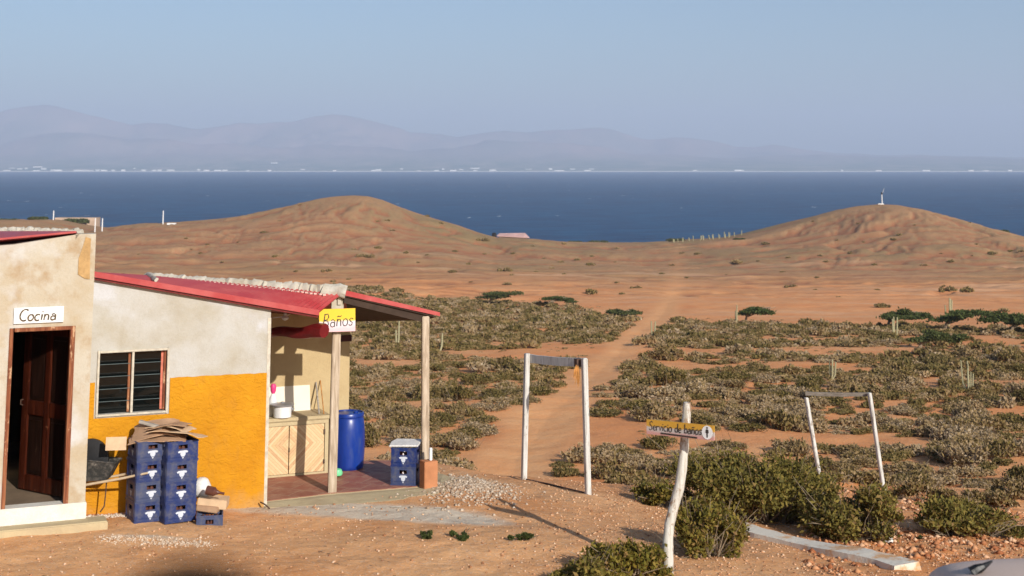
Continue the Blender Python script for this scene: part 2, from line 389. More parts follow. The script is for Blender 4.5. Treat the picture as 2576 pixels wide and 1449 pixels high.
# path mask: distance to the middle of the dirt track as seen along the ground
PATH = [(1215, 1170, 1400), (1150, 1195, 1400), (1100, 1262, 1435), (1050, 1268, 1490), (1000, 1385, 1502), (950, 1412, 1565), (900, 1500, 1590), (850, 1552, 1632), (815, 1590, 1690), (782, 1640, 1705), (750, 1660, 1710), (702, 1680, 1716), (652, 1692, 1716)]
_py = []; 
for q, a, b in PATH:
    Y = float(np.interp(-q, [-z[1] for z in PR], [z[0] for z in PR])); _py.append((Y, P(a, q, Y).x, P(b, q, Y).x))
_py = [(21, -.25, 1.05), (40, -1.4, 2.0)] + sorted(_py)
PA = np.array(_py)
PTX = PA[:, 0]; PTM = (PA[:, 1] + PA[:, 2]) / 2
def surf(x, y, full=False):
    """height of the ground above the sea"""
    x = np.asarray(x, float); y = np.asarray(y, float)
    yd = yard_drop(x, y)
    ye = edge_y(x)
    de = yard_drop(x, ye)
    slope = de + .30 * (y - ye) + .04 * np.clip(y - ye, 0, 3) ** 1.0
    yy = y + 14 * fbm(x / 130, y / 160, 3, 9) * sstep(150, 320, y)
    pl = plain_drop(yy)
    pl = pl + .22 * fbm(x / 9, y / 7, 3, 21) * sstep(40, 70, y) + .8 * fbm(x / 55, y / 40, 3, 22) * sstep(60, 200, y) * (1 - sstep(820, 850, y)) * .8
    d = np.where(y < ye, yd, np.minimum(slope, pl)); d = np.where(y > 60, pl, d)
    # hills
    hr = np.interp(x * 1.0 / (1 + (y - YR) / 2600.0), SX, SZ)
    base600 = plain_drop(YR)
    A = np.maximum(base600 - hr, 0)
    sig = np.where(y < YR, 105 + 34 * vnoise(x / 70, x * 0, 41) , 120)
    t = (y - YR) / sig
    bell = np.exp(-np.abs(t) ** 1.75)
    g1 = np.hypot(x + 68, (y - YR) * .8); a1 = np.arctan2(y - YR, x + 68)
    g2 = np.hypot(x - 160, (y - YR) * .8); a2 = np.arctan2(y - YR, x - 160)
    near1 = sstep(-10, 120, 60 - x) ; 
    wx = 22 * fbm(x / 35, y / 35, 3, 45)
    a1 = a1 + .35 * fbm(x / 30, y / 30, 3, 46); a2 = a2 + .35 * fbm(x / 30, y / 30, 3, 47)
    rid = lambda a, g, s: 1 - np.abs(fbm(np.cos(a) * 2.6 + g * .016, np.sin(a) * 2.6 + wx * .01, 4, s)) * 2.6
    w1 = 1 - sstep(30, 60, x)
    gul = w1 * rid(a1, g1, 51) + (1 - w1) * rid(a2, g2, 61)
    gg = np.where(x < 45, g1, g2)
    gm = sstep(4, 45, gg) * sstep(.2, 4, A * bell) * sstep(0, 25, YR - y)
    hill = A * bell
    rid2 = np.where(x < 45, 1 - np.abs(fbm(np.cos(a1) * 8 + 3, np.sin(a1) * 8 + g1 * .006, 3, 151)) * 3.2, 1 - np.abs(fbm(np.cos(a2) * 8 + 3, np.sin(a2) * 8 + g2 * .006, 3, 152)) * 3.2)
    d = d + .42 * np.clip(rid2, 0, 1) ** 2 * gm
    small = .9 * fbm(x / 14, y / 11, 4, 71) + .35 * fbm(x / 4, y / 4, 3, 72)
    d = d - hill
    d = d + gm * (np.clip(1 - gul, 0, 1.5) * -1.0 + np.clip(gul, 0, 1) * 1.0) * .75 + small * .42 * sstep(230, 330, y) * sstep(8, 40, np.abs(YR - y))
    # mild erosion channels at the foot of the hills
    ch = 1 - np.abs(fbm(x / 60 + .15 * y / 60, y / 16, 4, 81)) * 2.4
    d = d + np.clip(ch - .6, 0, 1) * 2.6 * sstep(260, 330, y) * (1 - sstep(520, 560, y))
    # the track is worn a little below the plain
    d = d + .10 * np.interp(y, [45, 55, 250, 300], [0, 1, 1, 0]) * np.clip(1 - np.abs((x - np.interp(y, PTX, PTM)) / 1.6), 0, 1)
    # yard detail
    ny = 1 - sstep(25, 45, y)
    d = d - .035 * fbm(x * .9, y * .9, 4, 91) * ny - .014 * fbm(x * 4, y * 4, 3, 92) * ny
    red = sstep(2.6, 4.2, x - .12 * (y - 15)) * ny
    d = d - red * (.07 * fbm(x * 1.1, y * 1.1, 4, 93) + .025 * fbm(x * 6, y * 6, 3, 94))
    # heap of pale gravel beside the porch slab
    gp = np.exp(-(((x + .62) / .42) ** 2 + ((y - 18.2) / .75) ** 2))
    d = d - .07 * gp
    return (HC - d)
def gz(x, y): return float(surf(np.array([x]), np.array([y]))[0])

def path_mask(x, y, soft=.5):
    l = np.interp(y, PA[:, 0], PA[:, 1]); r = np.interp(y, PA[:, 0], PA[:, 2])
    wob = .5 * fbm(y / 6, x * 0, 3, 101) * sstep(30, 60, y); s = soft * (1 + y / 120)
    return sstep(-s, s, x - l - wob) * sstep(-s, s, r - x + wob) * (1 - .75 * sstep(260, 420, y))

def ground_material():
    m = Mt('dry_earth', rough=.95, spec=.08); w = m.co('World')
    near = m.noise(.55, 6, .62, w); mid = m.noise(.11, 6, .6, w); far = m.noise(.02, 7, .62, m.co('World', (1, .6, 1)))
    fine = m.noise(26, 5, .72, w); fine2 = m.noise(7, 6, .7, w)
    plain = m.mix(m.gray(mid, .38, .64), (.78, .30, .10, 1), (.80, .38, .155, 1))
    plain = m.mix(m.gray(near, .45, .7, 0, .7), plain, (.68, .24, .08, 1))
    hillc = m.mix(m.gray(far, .38, .62), (.34, .195, .085, 1), (.45, .235, .105, 1))
    hillc = m.mix(m.gray(m.noise(.009, 5, .6, w), .45, .62), hillc, (.28, .185, .075, 1))
    hillc = m.mix(m.gray(m.noise(.35, 6, .7, m.co('World', (1, .5, 1))), .5, .72, 0, .5), hillc, (.30, .16, .075, 1))
    sp_ = m.noise(1.1, 3, .6, m.co('World', (1, .45, 1))); hillc = m.mix(m.gray(sp_, .585, .66, 0, .8), hillc, (.20, .13, .055, 1))
    hillc = m.mix(m.gray(m.noise(.06, 6, .7, m.co('World', (1, .35, 1), (0, 0, .3))), .52, .66, 0, .55), hillc, (.42, .185, .085, 1))
    c = m.mix(m.attr('hill'), plain, hillc)
    c = m.mix(m.attr('gully'), c, (.36, .13, .052, 1))
    c = m.mix(m.math('MULTIPLY', m.attr('pale'), .8), c, (.74, .44, .24, 1))
    dk_ = m.noise(11, 2, .5, w)
    yard = m.mix(m.gray(near, .35, .65), (.62, .275, .105, 1), (.75, .41, .19, 1))
    yard = m.mix(m.gray(fine2, .5, .75, 0, .55), yard, (.50, .215, .085, 1))
    yard = m.mix(m.gray(dk_, .70, .73, 0, .8), yard, (.16, .075, .035, 1))
    c = m.mix(m.attr('yard'), c, yard)
    reds = m.mix(m.gray(near, .4, .62), (.68, .25, .075, 1), (.74, .36, .15, 1))
    c = m.mix(m.attr('red'), c, reds)
    c = m.mix(m.attr('path'), c, m.mix(m.gray(near, .35, .65), (.82, .355, .130, 1), (.86, .43, .18, 1)))
    dn = m.gray(m.math('ADD', m.attr('dust'), m.math('MULTIPLY', m.math('SUBTRACT', fine2, .5), .55)), .35, .75)
    c = m.mix(dn, c, (.64, .54, .41, 1))
    c = m.mix(m.gray(fine, .50, .64, 0, .7), c, m.mix(m.gray(m.noise(60, 2, .5, w), .4, .6), (.34, .16, .08, 1), (.74, .58, .42, 1)))
    geo = m.n('NewGeometry'); sp = m.n('SeparateXYZ'); m.l(geo.outputs['Position'], sp.inputs[0])
    nb = m.bump(fine2, .7, .03); nb = m.bump(fine, .7, .012, nb); nb = m.bump(mid, .3, .3, nb); nb = m.bump(m.noise(.5, 5, .65, w), .25, .08, nb)
    nb = m.bump(m.noise(.12, 6, .7, w), .5, .5, nb)
    return m.done(c, nb)

def build_ground():
    rows = list(np.arange(-14, 9.5, .8)); y = 9.6
    while y < 1010:
        rows.append(y); y *= 1.0066
    rows = np.array(rows); us = np.linspace(-.50, .50, 860)
    Yg, U = np.meshgrid(rows, us, indexing='ij'); Xg = U * (Yg + 26)
    x = Xg.ravel(); y = Yg.ravel(); z = surf(x, y)
    nr, nc = Yg.shape; idx = np.arange(nr * nc).reshape(nr, nc)
    f = np.stack([idx[:-1, :-1], idx[:-1, 1:], idx[1:, 1:], idx[1:, :-1]], -1).reshape(-1, 4)
    hill = sstep(290, 460, y + 40 * fbm(x / 40, y / 40, 3, 111))
    Z = z.reshape(nr, nc)
    # gullies: places lower than their surroundings
    def blur(a, k):
        for _ in range(k):
            a = (a + np.roll(a, 1, 0) + np.roll(a, -1, 0) + np.roll(a, 1, 1) + np.roll(a, -1, 1)) / 5
        return a
    low = np.clip((blur(Z, 14) - Z), 0, None).ravel()
    gully = np.clip(low / .16, 0, 1) * sstep(250, 330, y) * .9
    pale = sstep(.2, .6, fbm(x / 40, y / 7, 4, 121)) * sstep(200, 260, y) * (1 - sstep(420, 520, y)) * .7
    pm = path_mask(x, y); yard = 1 - sstep(-1.5, 1.5, y - edge_y(x)); 
    red = sstep(2.2, 4.4, x - .1 * (y - 15) + .6 * fbm(x, y, 3, 131)) * (1 - sstep(26, 60, y)) * .95
    red = np.maximum(red, sstep(.25, .8, fbm(x * .5, y * .8, 3, 132)) * .25 * yard)
    def blob(px, py, Y, rx, ry, rot=0.0):
        c = P(px, py, Y); dx = x - c.x; dy = y - c.y; ca, sa = math.cos(rot), math.sin(rot)
        return np.exp(-(((dx * ca + dy * sa) / rx) ** 2 + ((-dx * sa + dy * ca) / ry) ** 2))
    dust = blob(900, 1290, 16.7, 1.5, .42, -.12) + .9 * blob(1080, 1312, 16.4, 1.0, .30, -.25) + .7 * blob(690, 1262, 17, .8, .3) + .75 * blob(370, 1358, 15.3, .75, .12, -.1) + .6 * blob(1180, 1215, 18.2, .8, .6) + .5 * blob(960, 1175, 19.4, 1.0, .4)
    dust = np.clip(dust, 0, 1)
    me = np_mesh('ground', np.stack([x, y, z], -1), f, ground_material(), attrs=dict(hill=hill, gully=gully, pale=pale, path=pm * (y > edge_y(x)), yard=yard, red=red * (1 - np.clip(dust, 0, 1)), dust=dust), smooth=True)
    tag(link_mesh('ground', me), kind='structure')

# ================================================================== SEA, FAR SHORE, SKY
def build_sea():
    m = Mt('sea_water', rough=.55, spec=.22); w = m.co('World')
    big = m.noise(.0022, 5, .6, m.co('World', (.5, 1, 1))); 
    c = m.mix(m.gray(big, .35, .65), (.001, .031, .094, 1), (.001, .054, .140, 1))
    rip = m.noise(.03, 6, .7, m.co('World', (.6, 1, 1)))
    c = m.mix(m.gray(rip, .42, .60, 0, .8), c, (.004, .088, .19, 1))
    cap = m.noise(.10, 3, .55, m.co('World', (.55, .22, 1))); cap2 = m.noise(.4, 4, .6, w)
    caps = m.gray(m.math('ADD', cap, m.math('MULTIPLY', cap2, .12)), .775, .80)
    c = m.mix(caps, c, (.85, .87, .88, 1))
    nb = m.bump(rip, .9, 3.0); nb = m.bump(m.noise(.25, 5, .7, m.co('World', (.7, 1, 1))), .8, .6, nb)
    mat = m.done(c, nb)
    ys = [700.0]
    while ys[-1] < 12700: ys.append(ys[-1] * 1.18)
    b = MB()
    for i in range(len(ys) - 1):
        for k in range(8):
            a0 = -9000 + k * 2250
            b.quad((a0, ys[i], 0), (a0 + 2250, ys[i], 0), (a0 + 2250, ys[i + 1], 0), (a0, ys[i + 1], 0))
    # share vertices is not needed for a flat sheet
    tag(b.build('sea', mat, local=True), kind='structure')

MTN = [(-500, 318), (-250, 300), (-120, 300), (0, 284), (30, 275), (60, 270), (110, 265), (140, 269), (170, 277), (215, 290), (260, 299), (330, 317), (370, 311), (420, 313), (470, 324), (500, 327), (560, 318), (600, 311), (650, 314), (700, 309), (745, 307), (780, 297), (830, 290), (880, 294), (925, 303), (970, 315), (1010, 326),
       (1030, 336), (1070, 337), (1110, 339), (1150, 347), (1190, 340), (1235, 334), (1270, 331), (1330, 334), (1400, 329), (1460, 326), (1510, 322), (1545, 329), (1580, 341), (1620, 351), (1650, 352), (1690, 347), (1740, 349), (1790, 356), (1850, 370), (1900, 371), (1940, 366), (1980, 371), (2030, 379), (2100, 388), (2180, 390), (2250, 393), (2330, 393), (2400, 397), (2500, 400), (2576, 404), (2800, 408), (3200, 412)]
def build_far_land():
    YM = 19000.0
    mx = np.array([P(a, b, YM).x for a, b in MTN]) / YM; mz = np.array([P(a, b, YM).z for a, b in MTN])
    rows = np.concatenate([np.array([12495, 12520, 12600]), np.linspace(12700, 24000, 150)]); us = np.linspace(-.58, .58, 900)
    Yg, U = np.meshgrid(rows, us, indexing='ij'); x = (U * Yg).ravel(); y = Yg.ravel(); u = U.ravel()
    h = np.interp(u, mx, mz)
    base = 55 * sstep(12500, 15500, y) + 12 * fbm(x / 900, y / 700, 4, 205) * sstep(12900, 14000, y)
    z1 = h * np.exp(-np.abs((y - YM) / 1500) ** 1.6)
    k = .35 + .45 * vnoise(x / 2300, y * 0 + 2, 210)
    z2 = h * k * np.exp(-np.abs((y - 16300 - 500 * vnoise(x / 2500, y * 0, 211)) / 1000) ** 1.8)
    rid = 1 - np.abs(fbm(x / 1100, y / 1400, 5, 215)) * 2.2
    z = np.maximum(z1, z2) 
    z = z * (1 - .22 * (1 - np.clip(rid, 0, 1)) * sstep(0, 900, np.abs(y - YM))) + base * (1 - sstep(0, 260, z) * .8)
    z = z + 14 * fbm(x / 260, y / 300, 4, 216) * sstep(40, 200, z)
    z = np.where(y < 12510, -.4, np.maximum(z, 1.6 + 6 * sstep(12520, 12600, y)))
    nr, nc = Yg.shape; idx = np.arange(nr * nc).reshape(nr, nc)
    f = np.stack([idx[:-1, :-1], idx[:-1, 1:], idx[1:, 1:], idx[1:, :-1]], -1).reshape(-1, 4)
    m = Mt('distant_scrubland', rough=.95, spec=.05); g = m.n('SeparateXYZ'); m.l(m.n('NewGeometry').outputs['Position'], g.inputs[0])
    nz = m.noise(.0012, 6, .65, m.co('World', (1, .5, 1))); n2 = m.noise(.005, 5, .7, m.co('World', (.5, .3, 1)))
    hh = m.math('ADD', g.outputs[2], m.math('MULTIPLY', m.math('SUBTRACT', nz, .5), 160))
    low = m.mix(m.gray(n2, .42, .68), (.06, .12, .04, 1), (.36, .30, .20, 1))
    c = m.mix(m.gray(hh, 40, 190), low, m.mix(m.gray(nz, .35, .65), (.38, .27, .23, 1), (.20, .19, .16, 1)))
    beach = m.math('LESS_THAN', g.outputs[1], 12605); c = m.mix(beach, c, (.80, .74, .62, 1))
    mat = m.done(c)
    me = np_mesh('hills', np.stack([x, y, z], -1), f, mat, smooth=True)
    tag(link_mesh('hills', me), kind='structure')
    def fz(X, Y):
        i = int(np.argmin(abs(rows - Y))); j = int(np.argmin(abs(us - X / Y))); return float(z.reshape(nr, nc)[i, j])
    # the town along the far shore
    wall = plain_mat('far_house_wall', (.80, .78, .74, 1), .8, .1, .02, 0); roof = plain_mat('far_house_roof', (.55, .42, .36, 1), .8, .1, .02, 0)
    rnd = random.Random(5)
    spots = []
    for px in (18, 50, 66, 92, 110, 132, 146, 196, 205, 218, 232, 246, 262, 285, 310, 338, 362, 388, 402, 430, 500, 520, 548, 566, 624, 678, 762, 842, 940, 952, 1010, 1054, 1098, 1140, 1196, 1240, 1330, 1402, 1414, 1478, 1488, 1748, 1856, 1866, 2118, 2210, 2330, 2442, 2480, 2540):
        spots.append((px, 12560 + rnd.random() * 120 if rnd.random() < .72 else 13000 + 900 * rnd.random()))
    for px, Y in ((95, 14300), (690, 15000), (1115, 13500), (1195, 13900), (1160, 13400), (1385, 13500), (1440, 13700), (30, 14100)): spots.append((px, Y))
    for px, Y in spots:
        W = 20 + 45 * rnd.random(); H = 5 + 7 * rnd.random() * (1.6 if rnd.random() < .2 else 1); D = 25
        if px in (1856, 196, 952, 1195, 690, 95): W *= 1.7
        x0 = P(px, 430, Y).x; zz = fz(x0, Y) - 1
        side = 'left' if px < 700 else ('middle' if px < 1500 else 'right')
        t = thing('distant_house', {'left': 'tiny white house in the town on the far shore above the left-hand sea', 'middle': 'tiny white house on the far shore, beyond the middle of the bay', 'right': 'tiny white house on the far shore beyond the right-hand hill'}[side], 'house', (x0, Y, zz), 0, 'white houses on the far shore, ' + side)
        b = MB(); b.box((x0, Y, zz + H / 2), (W, D, H)); b.build('wall', wall, t)
        b = MB(); b.box((x0, Y, zz + H + 1.0), (W * 1.04, D * 1.04, 2)); b.build('roof', roof if rnd.random() < .35 else wall, t)

def build_sky():
    w = bpy.data.worlds.new('World'); SC.world = w; w.use_nodes = True; nt = w.node_tree
    bg = nt.nodes['Background']; sky = nt.nodes.new('ShaderNodeTexSky'); sky.sky_type = 'NISHITA'; sky.sun_disc = False
    el = math.radians(24.0); az = math.radians(31.0)      # the light travels away and to the left
    sky.sun_elevation = el; sky.sun_rotation = math.pi - az; sky.altitude = 50
    sky.air_density = 1.0; sky.dust_density = SKY_DUST; sky.ozone_density = SKY_OZONE
    nt.links.new(sky.outputs[0], bg.inputs[0]); bg.inputs[1].default_value = SKY_STR
    sd = bpy.data.lights.new('sun', 'SUN'); sd.energy = SUN; sd.angle = math.radians(.55); sd.color = (1.0, .945, .86)
    so = bpy.data.objects.new('sun', sd); COL.objects.link(so)
    to = Vector((math.sin(az) * math.cos(el), -math.cos(az) * math.cos(el), math.sin(el)))
    so.rotation_euler = to.to_track_quat('Z', 'Y').to_euler(); so.location = (20, -30, 80)
    # the air between here and the far shore
    b = MB(); b.box((0, 12000, 497), (36000, 27000, 1006))
    m = bpy.data.materials.new('hazy_air'); m.use_nodes = True; nt = m.node_tree; nt.nodes.clear()
    v = nt.nodes.new('ShaderNodeVolumePrincipled'); o = nt.nodes.new('ShaderNodeOutputMaterial'); nt.links.new(v.outputs[0], o.inputs['Volume'])
    v.inputs['Color'].default_value = HAZE_COL; v.inputs['Density'].default_value = HAZE; v.inputs['Anisotropy'].default_value = 0.0
    tag(b.build('haze', m, local=True), kind='stuff')
SKY_DUST = 1.1; SKY_OZONE = 3.9; SKY_STR = .090; SUN = 4.6; HAZE = .98e-4; HAZE_COL = (.66, .76, .95, 1); EXPO = .30

def build_camera():
    cd = bpy.data.cameras.new('camera'); cd.sensor_width = 36; cd.lens = F / 2576 * 36
    cd.shift_x = 0; cd.shift_y = (SY - 724.5) / 2576; cd.clip_end = 60000; cd.clip_start = .05
    co = bpy.data.objects.new('camera', cd); COL.objects.link(co); co.location = (0, 0, HC)
    co.rotation_euler = (math.pi / 2 + TH, 0, 0); SC.camera = co
    cd.dof.use_dof = True; cd.dof.focus_distance = 22; cd.dof.aperture_fstop = (cd.lens / 1000) / .014
    SC.view_settings.view_transform = 'Standard'; SC.view_settings.look = 'None'; SC.view_settings.gamma = 1; SC.view_settings.exposure = EXPO
    SC.render.engine = 'CYCLES'; c = SC.cycles; c.max_bounces = 6; c.diffuse_bounces = 3; c.glossy_bounces = 2; c.transmission_bounces = 3; c.volume_bounces = 1; c.transparent_max_bounces = 8
    c.caustics_reflective = False; c.caustics_refractive = False; c.use_denoising = True
# ================================================================== YARD: buildings and things
FLOOR = None
def arc(cx, cy, rx, ry, a0, a1, n=12):
    return [(cx + rx * math.cos(math.radians(a0 + (a1 - a0) * i / n)), cy + ry * math.sin(math.radians(a0 + (a1 - a0) * i / n))) for i in range(n + 1)]
GLY = {
 'C': (.62, [arc(.36, .5, .34, .5, 50, 300)]), 'o': (.5, [arc(.23, .27, .2, .27, 90, 450)]), 'c': (.46, [arc(.25, .27, .21, .27, 50, 310)]),
 'i': (.24, [[(.1, .52), (.1, 0)], [(.09, .70), (.12, .78)]]), 'n': (.5, [[(.06, .54), (.06, 0)], [(.06, .34), (.16, .5), (.29, .5), (.36, .38), (.38, 0)]]),
 'a': (.52, [[(.08, .47), (.22, .56), (.38, .46), (.40, 0)], arc(.22, .18, .17, .18, 90, 450)]),
 'B': (.58, [[(.12, 1), (.02, -.08)], [(.06, .95), (.34, 1.0), (.44, .78), (.34, .58), (.12, .54)], [(.12, .5), (.38, .48), (.46, .25), (.34, .02), (.0, -.08)]]),
 'ñ': (.5, [[(.06, .54), (.06, 0)], [(.06, .34), (.16, .5), (.29, .5), (.36, .38), (.38, 0)], [(.06, .68), (.14, .76), (.26, .70), (.38, .78)]]),
 's': (.44, [[(.36, .48), (.2, .56), (.07, .44), (.16, .31), (.32, .22), (.28, .04), (.14, 0), (.03, .08)]]),
 'S': (.56, [[(.50, .88), (.32, 1), (.13, .88), (.14, .64), (.42, .42), (.44, .12), (.24, 0), (.03, .12)]]),
 'e': (.46, [[(.06, .28), (.38, .30), (.34, .46), (.2, .54), (.07, .38), (.08, .12), (.22, 0), (.38, .09)]]),
 'r': (.38, [[(.06, .54), (.06, 0)], [(.06, .34), (.18, .5), (.33, .5)]]), 'v': (.44, [[(.03, .52), (.2, 0), (.38, .52)]]),
 'd': (.5, [arc(.22, .26, .17, .25, 0, 360), [(.41, 1), (.41, 0)]]), 'b': (.5, [[(.07, 1), (.07, 0)], arc(.25, .26, .18, .25, 0, 360)]), ' ': (.34, [])}
def lettering(text, O, ex, ez, n, h, wscale=1.0, stroke=.02, slant=.08, jitter=.0, drift=0.0):
    """brush strokes as flat ribbons; O lower left, ex along, ez up, n towards the reader"""
    b = MB(); x = 0.0; rnd = random.Random(len(text)); k = 0
    for ch in text:
        w, st = GLY[ch]; dy = (rnd.random() - .5) * jitter
        for s in st:
            k += 1
            pts = [(x + (px + slant * py) * h * wscale, (py + dy) * h + drift * x) for px, py in s]
            L, R = [], []
            for i, p in enumerate(pts):
                a = pts[max(i - 1, 0)]; c = pts[min(i + 1, len(pts) - 1)]
                tx, ty = c[0] - a[0], c[1] - a[1]; q = math.hypot(tx, ty) or 1
                ww = stroke * (.75 + .5 * rnd.random()) / 2; nx, ny = -ty / q * ww, tx / q * ww
                L.append((p[0] + nx, p[1] + ny)); R.append((p[0] - nx, p[1] - ny))
            base = len(b.v); off = n * (.0015 + .0002 * k)
            for l_, r_ in zip(L, R): b.v += [O + ex * l_[0] + ez * l_[1] + off, O + ex * r_[0] + ez * r_[1] + off]
            for i in range(len(pts) - 1): b.f.append((base + 2 * i, base + 2 * i + 1, base + 2 * i + 3, base + 2 * i + 2))
        x += w * h * wscale
    return b, x

A_ = Vector((.92, .39, 0)).normalized()
W0 = Plane(P(668, 1282, 17.0), A_)                 # wall of the snack house
K0 = Plane(P(212, 1305, 15.7), A_)                 # front of the kitchen
N_ = W0.n
def gp(px, py, Y): return P(px, py, Y)
def floor_z(): return P(833, 1238, 17.6).z

def grid_wall(b, pl, poly_top, s0, s1, zb, holes, th):
    """front wall slab from s0 to s1 with rectangular-ish holes; top given as function of s"""
    cuts = sorted(set([s0, s1] + [h[0] for h in holes] + [h[1] for h in holes]))
    for a, c in zip(cuts[:-1], cuts[1:]):
        hs = [h for h in holes if h[0] <= a + 1e-6 and h[1] >= c - 1e-6]
        if hs:
            h = hs[0]
            if h[2] > zb: b.prism([pl.w(a, zb), pl.w(c, zb), pl.w(c, h[2]), pl.w(a, h[2])], -pl.n * th)
            b.prism([pl.w(a, h[3]), pl.w(c, h[3]), pl.w(c, poly_top(c)), pl.w(a, poly_top(a))], -pl.n * th)
        else:
            b.prism([pl.w(a, zb), pl.w(c, zb), pl.w(c, poly_top(c)), pl.w(a, poly_top(a))], -pl.n * th)

def rough_ridge(b, p0, p1, w, h, n=26, seed=3, side=None):
    rnd = random.Random(seed); pts = []; rr = []
    for i in range(n + 1):
        t = i / n; p = p0.lerp(p1, t) + Vector(((rnd.random() - .5) * .02, (rnd.random() - .5) * .03, (rnd.random() - .5) * .02)); pts.append(p); rr.append(w * (.92 + .16 * rnd.random()))
    b.tube(pts, rr, 8, True, h / w, .22)

def build_kitchen():
    zf = P(172, 1262, 15.85).z                     # kitchen floor
    s_r, _ = K0.sz(213, 1290); zt = P(225, 588, 15.7).z
    sd0, _ = K0.sz(3, 1262); sd1, zdt = K0.sz(190, 820)
    s0 = sd0 - 3.0; zb = K0.pt(212, 1310).z - .25
    origin = K0.w((s0 + s_r) / 2, zb)
    t = thing('kitchen_building', 'tall ochre-stained plaster kitchen building with an open dark wooden doorway, cut by the left edge', 'building', origin)
    stop, zs = K0.sz(190, 603); _, zs2 = K0.sz(0, 618)
    so, _ = K0.sz(0, 618)
    def top(s):
        if s >= stop: return zt
        return zs + (zs2 - zs) * (s - stop) / (so - stop)
    b = MB(); th = .18
    _, ztp = K0.sz(100, 823)
    cuts = [s0, sd0, sd1, stop + .012, s_r]
    b.prism([K0.w(s0, zb), K0.w(sd0, zb), K0.w(sd0, top(sd0)), K0.w(s0, top(s0))], -N_ * th)
    b.prism([K0.w(sd0, ztp), K0.w(sd1, ztp), K0.w(sd1, top(sd1)), K0.w(sd0, top(sd0))], -N_ * th)
    b.prism([K0.w(sd0, zb), K0.w(sd1, zb), K0.w(sd1, zf - .002), K0.w(sd0, zf - .002)], -N_ * th)
    b.prism([K0.w(sd1, zb), K0.w(s_r, zb), K0.w(s_r, zt), K0.w(stop, zt), K0.w(stop, top(stop - .001)), K0.w(sd1, top(sd1))], -N_ * th)
    # side, back and far walls of the block
    D = 4.2; zz = zs2 - .3
    side_dir = -N_
    b.prism([K0.w(s_r, zb, -th), K0.w(s_r, zt, -th), K0.w(s_r, zt - .4, -D), K0.w(s_r, zb, -D)], -K0.r * .15)
    b.prism([K0.w(s0, zb, -th), K0.w(s0, zz, -th), K0.w(s0, zz - .4, -D), K0.w(s0, zb, -D)], K0.r * .15)
    b.prism([K0.w(s0, zb, -D), K0.w(s_r, zb, -D), K0.w(s_r, zt - .6, -D), K0.w(s0, zz - .4, -D)], -N_ * .15)
    b.build('wall', MAT['kplaster'], t)
    # broken brown patch at the corner top
    b = MB(); c0 = K0.pt(200, 605, .004)
    pts = [K0.pt(a, c, .012) for a, c in ((198, 650), (196, 690), (214, 701), (226, 702), (227, 640), (229, 600), (216, 596), (208, 622))]
    b.prism(pts, -N_ * .008); b.build('bare_patch', plain_mat('bare_mud_patch', (.45, .28, .12, 1), .95, .3, 9, .5), t)
    # near-black inner walls and ceiling, room shade put into their colour; floor
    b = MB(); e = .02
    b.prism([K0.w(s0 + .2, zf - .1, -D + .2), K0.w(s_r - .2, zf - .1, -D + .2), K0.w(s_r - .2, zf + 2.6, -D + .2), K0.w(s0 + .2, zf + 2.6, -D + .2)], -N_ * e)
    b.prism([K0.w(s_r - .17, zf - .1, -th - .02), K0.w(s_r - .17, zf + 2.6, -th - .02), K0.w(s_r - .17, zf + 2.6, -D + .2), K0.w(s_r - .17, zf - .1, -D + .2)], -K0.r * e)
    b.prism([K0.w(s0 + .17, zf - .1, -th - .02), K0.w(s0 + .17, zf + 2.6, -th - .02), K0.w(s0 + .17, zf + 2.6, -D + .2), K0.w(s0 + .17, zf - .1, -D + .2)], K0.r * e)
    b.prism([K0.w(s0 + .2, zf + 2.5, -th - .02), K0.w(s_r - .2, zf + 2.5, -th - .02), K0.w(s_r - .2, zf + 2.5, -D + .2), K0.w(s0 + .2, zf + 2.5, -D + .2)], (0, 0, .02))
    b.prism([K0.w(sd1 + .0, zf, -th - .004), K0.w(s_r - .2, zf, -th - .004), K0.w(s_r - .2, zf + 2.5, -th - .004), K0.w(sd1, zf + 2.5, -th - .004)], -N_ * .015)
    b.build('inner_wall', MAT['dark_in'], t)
    b = MB(); b.prism([K0.w(s0 + .1, zf, -.02), K0.w(s_r - .16, zf, -.02), K0.w(s_r - .16, zf, -D), K0.w(s0 + .1, zf, -D)], (0, 0, -.12)); b.build('floor', MAT['innerfloor'], t)
    # red roof sheet between the front wall and the rear upstand
    b = MB()
    q0 = P(200, 599, 16.3); q1 = P(-260, 586, 16.6)
    f0 = K0.w(stop, top(stop) + .015, -.01); f1 = K0.w(s0, top(s0) + .015, -.01)
    fr = K0.w(stop, top(stop) + .015, .03); fl = K0.w(s0, top(s0) + .015, .03)
    b.prism([fl, fr, q0, q1], (0, 0, .02))
    b.build('roof', MAT['redroof'], t)
    b = MB(); rough_ridge(b, P(-260, 577, 16.5), P(205, 590, 16.25), .07, .045, 90, 5)
    for i in range(26):
        p = P(random.uniform(20, 200), random.uniform(583, 590), 16.15); b.box(p, (.05 + .05 * random.random(), .05, .03 + .03 * random.random()), random.random() * 3)
    b.build('rear_upstand', MAT['ridge'], t)
    # plinth
    b = MB(); z1 = K0.pt(212, 1262).z; z0 = K0.pt(212, 1301).z
    b.prism([K0.w(s0, z0 - .35, .035), K0.w(s_r + .012, z0 - .35, .035), K0.w(s_r + .012, z1, .035), K0.w(s0, z1, .035)], -N_ * .20)
    b.build('plinth', MAT['plinth'], t, bevel=.008)
    # door frame
    fr = MB(); fr.box(K0.w(sd1 - .025, (zf + ztp) / 2, -.05), (.05, .13, ztp - zf), math.atan2(K0.r.y, K0.r.x))
    fr.box(K0.w((sd0 + sd1) / 2, ztp - .02, -.05), (sd1 - sd0 - .10, .13, .04), math.atan2(K0.r.y, K0.r.x))
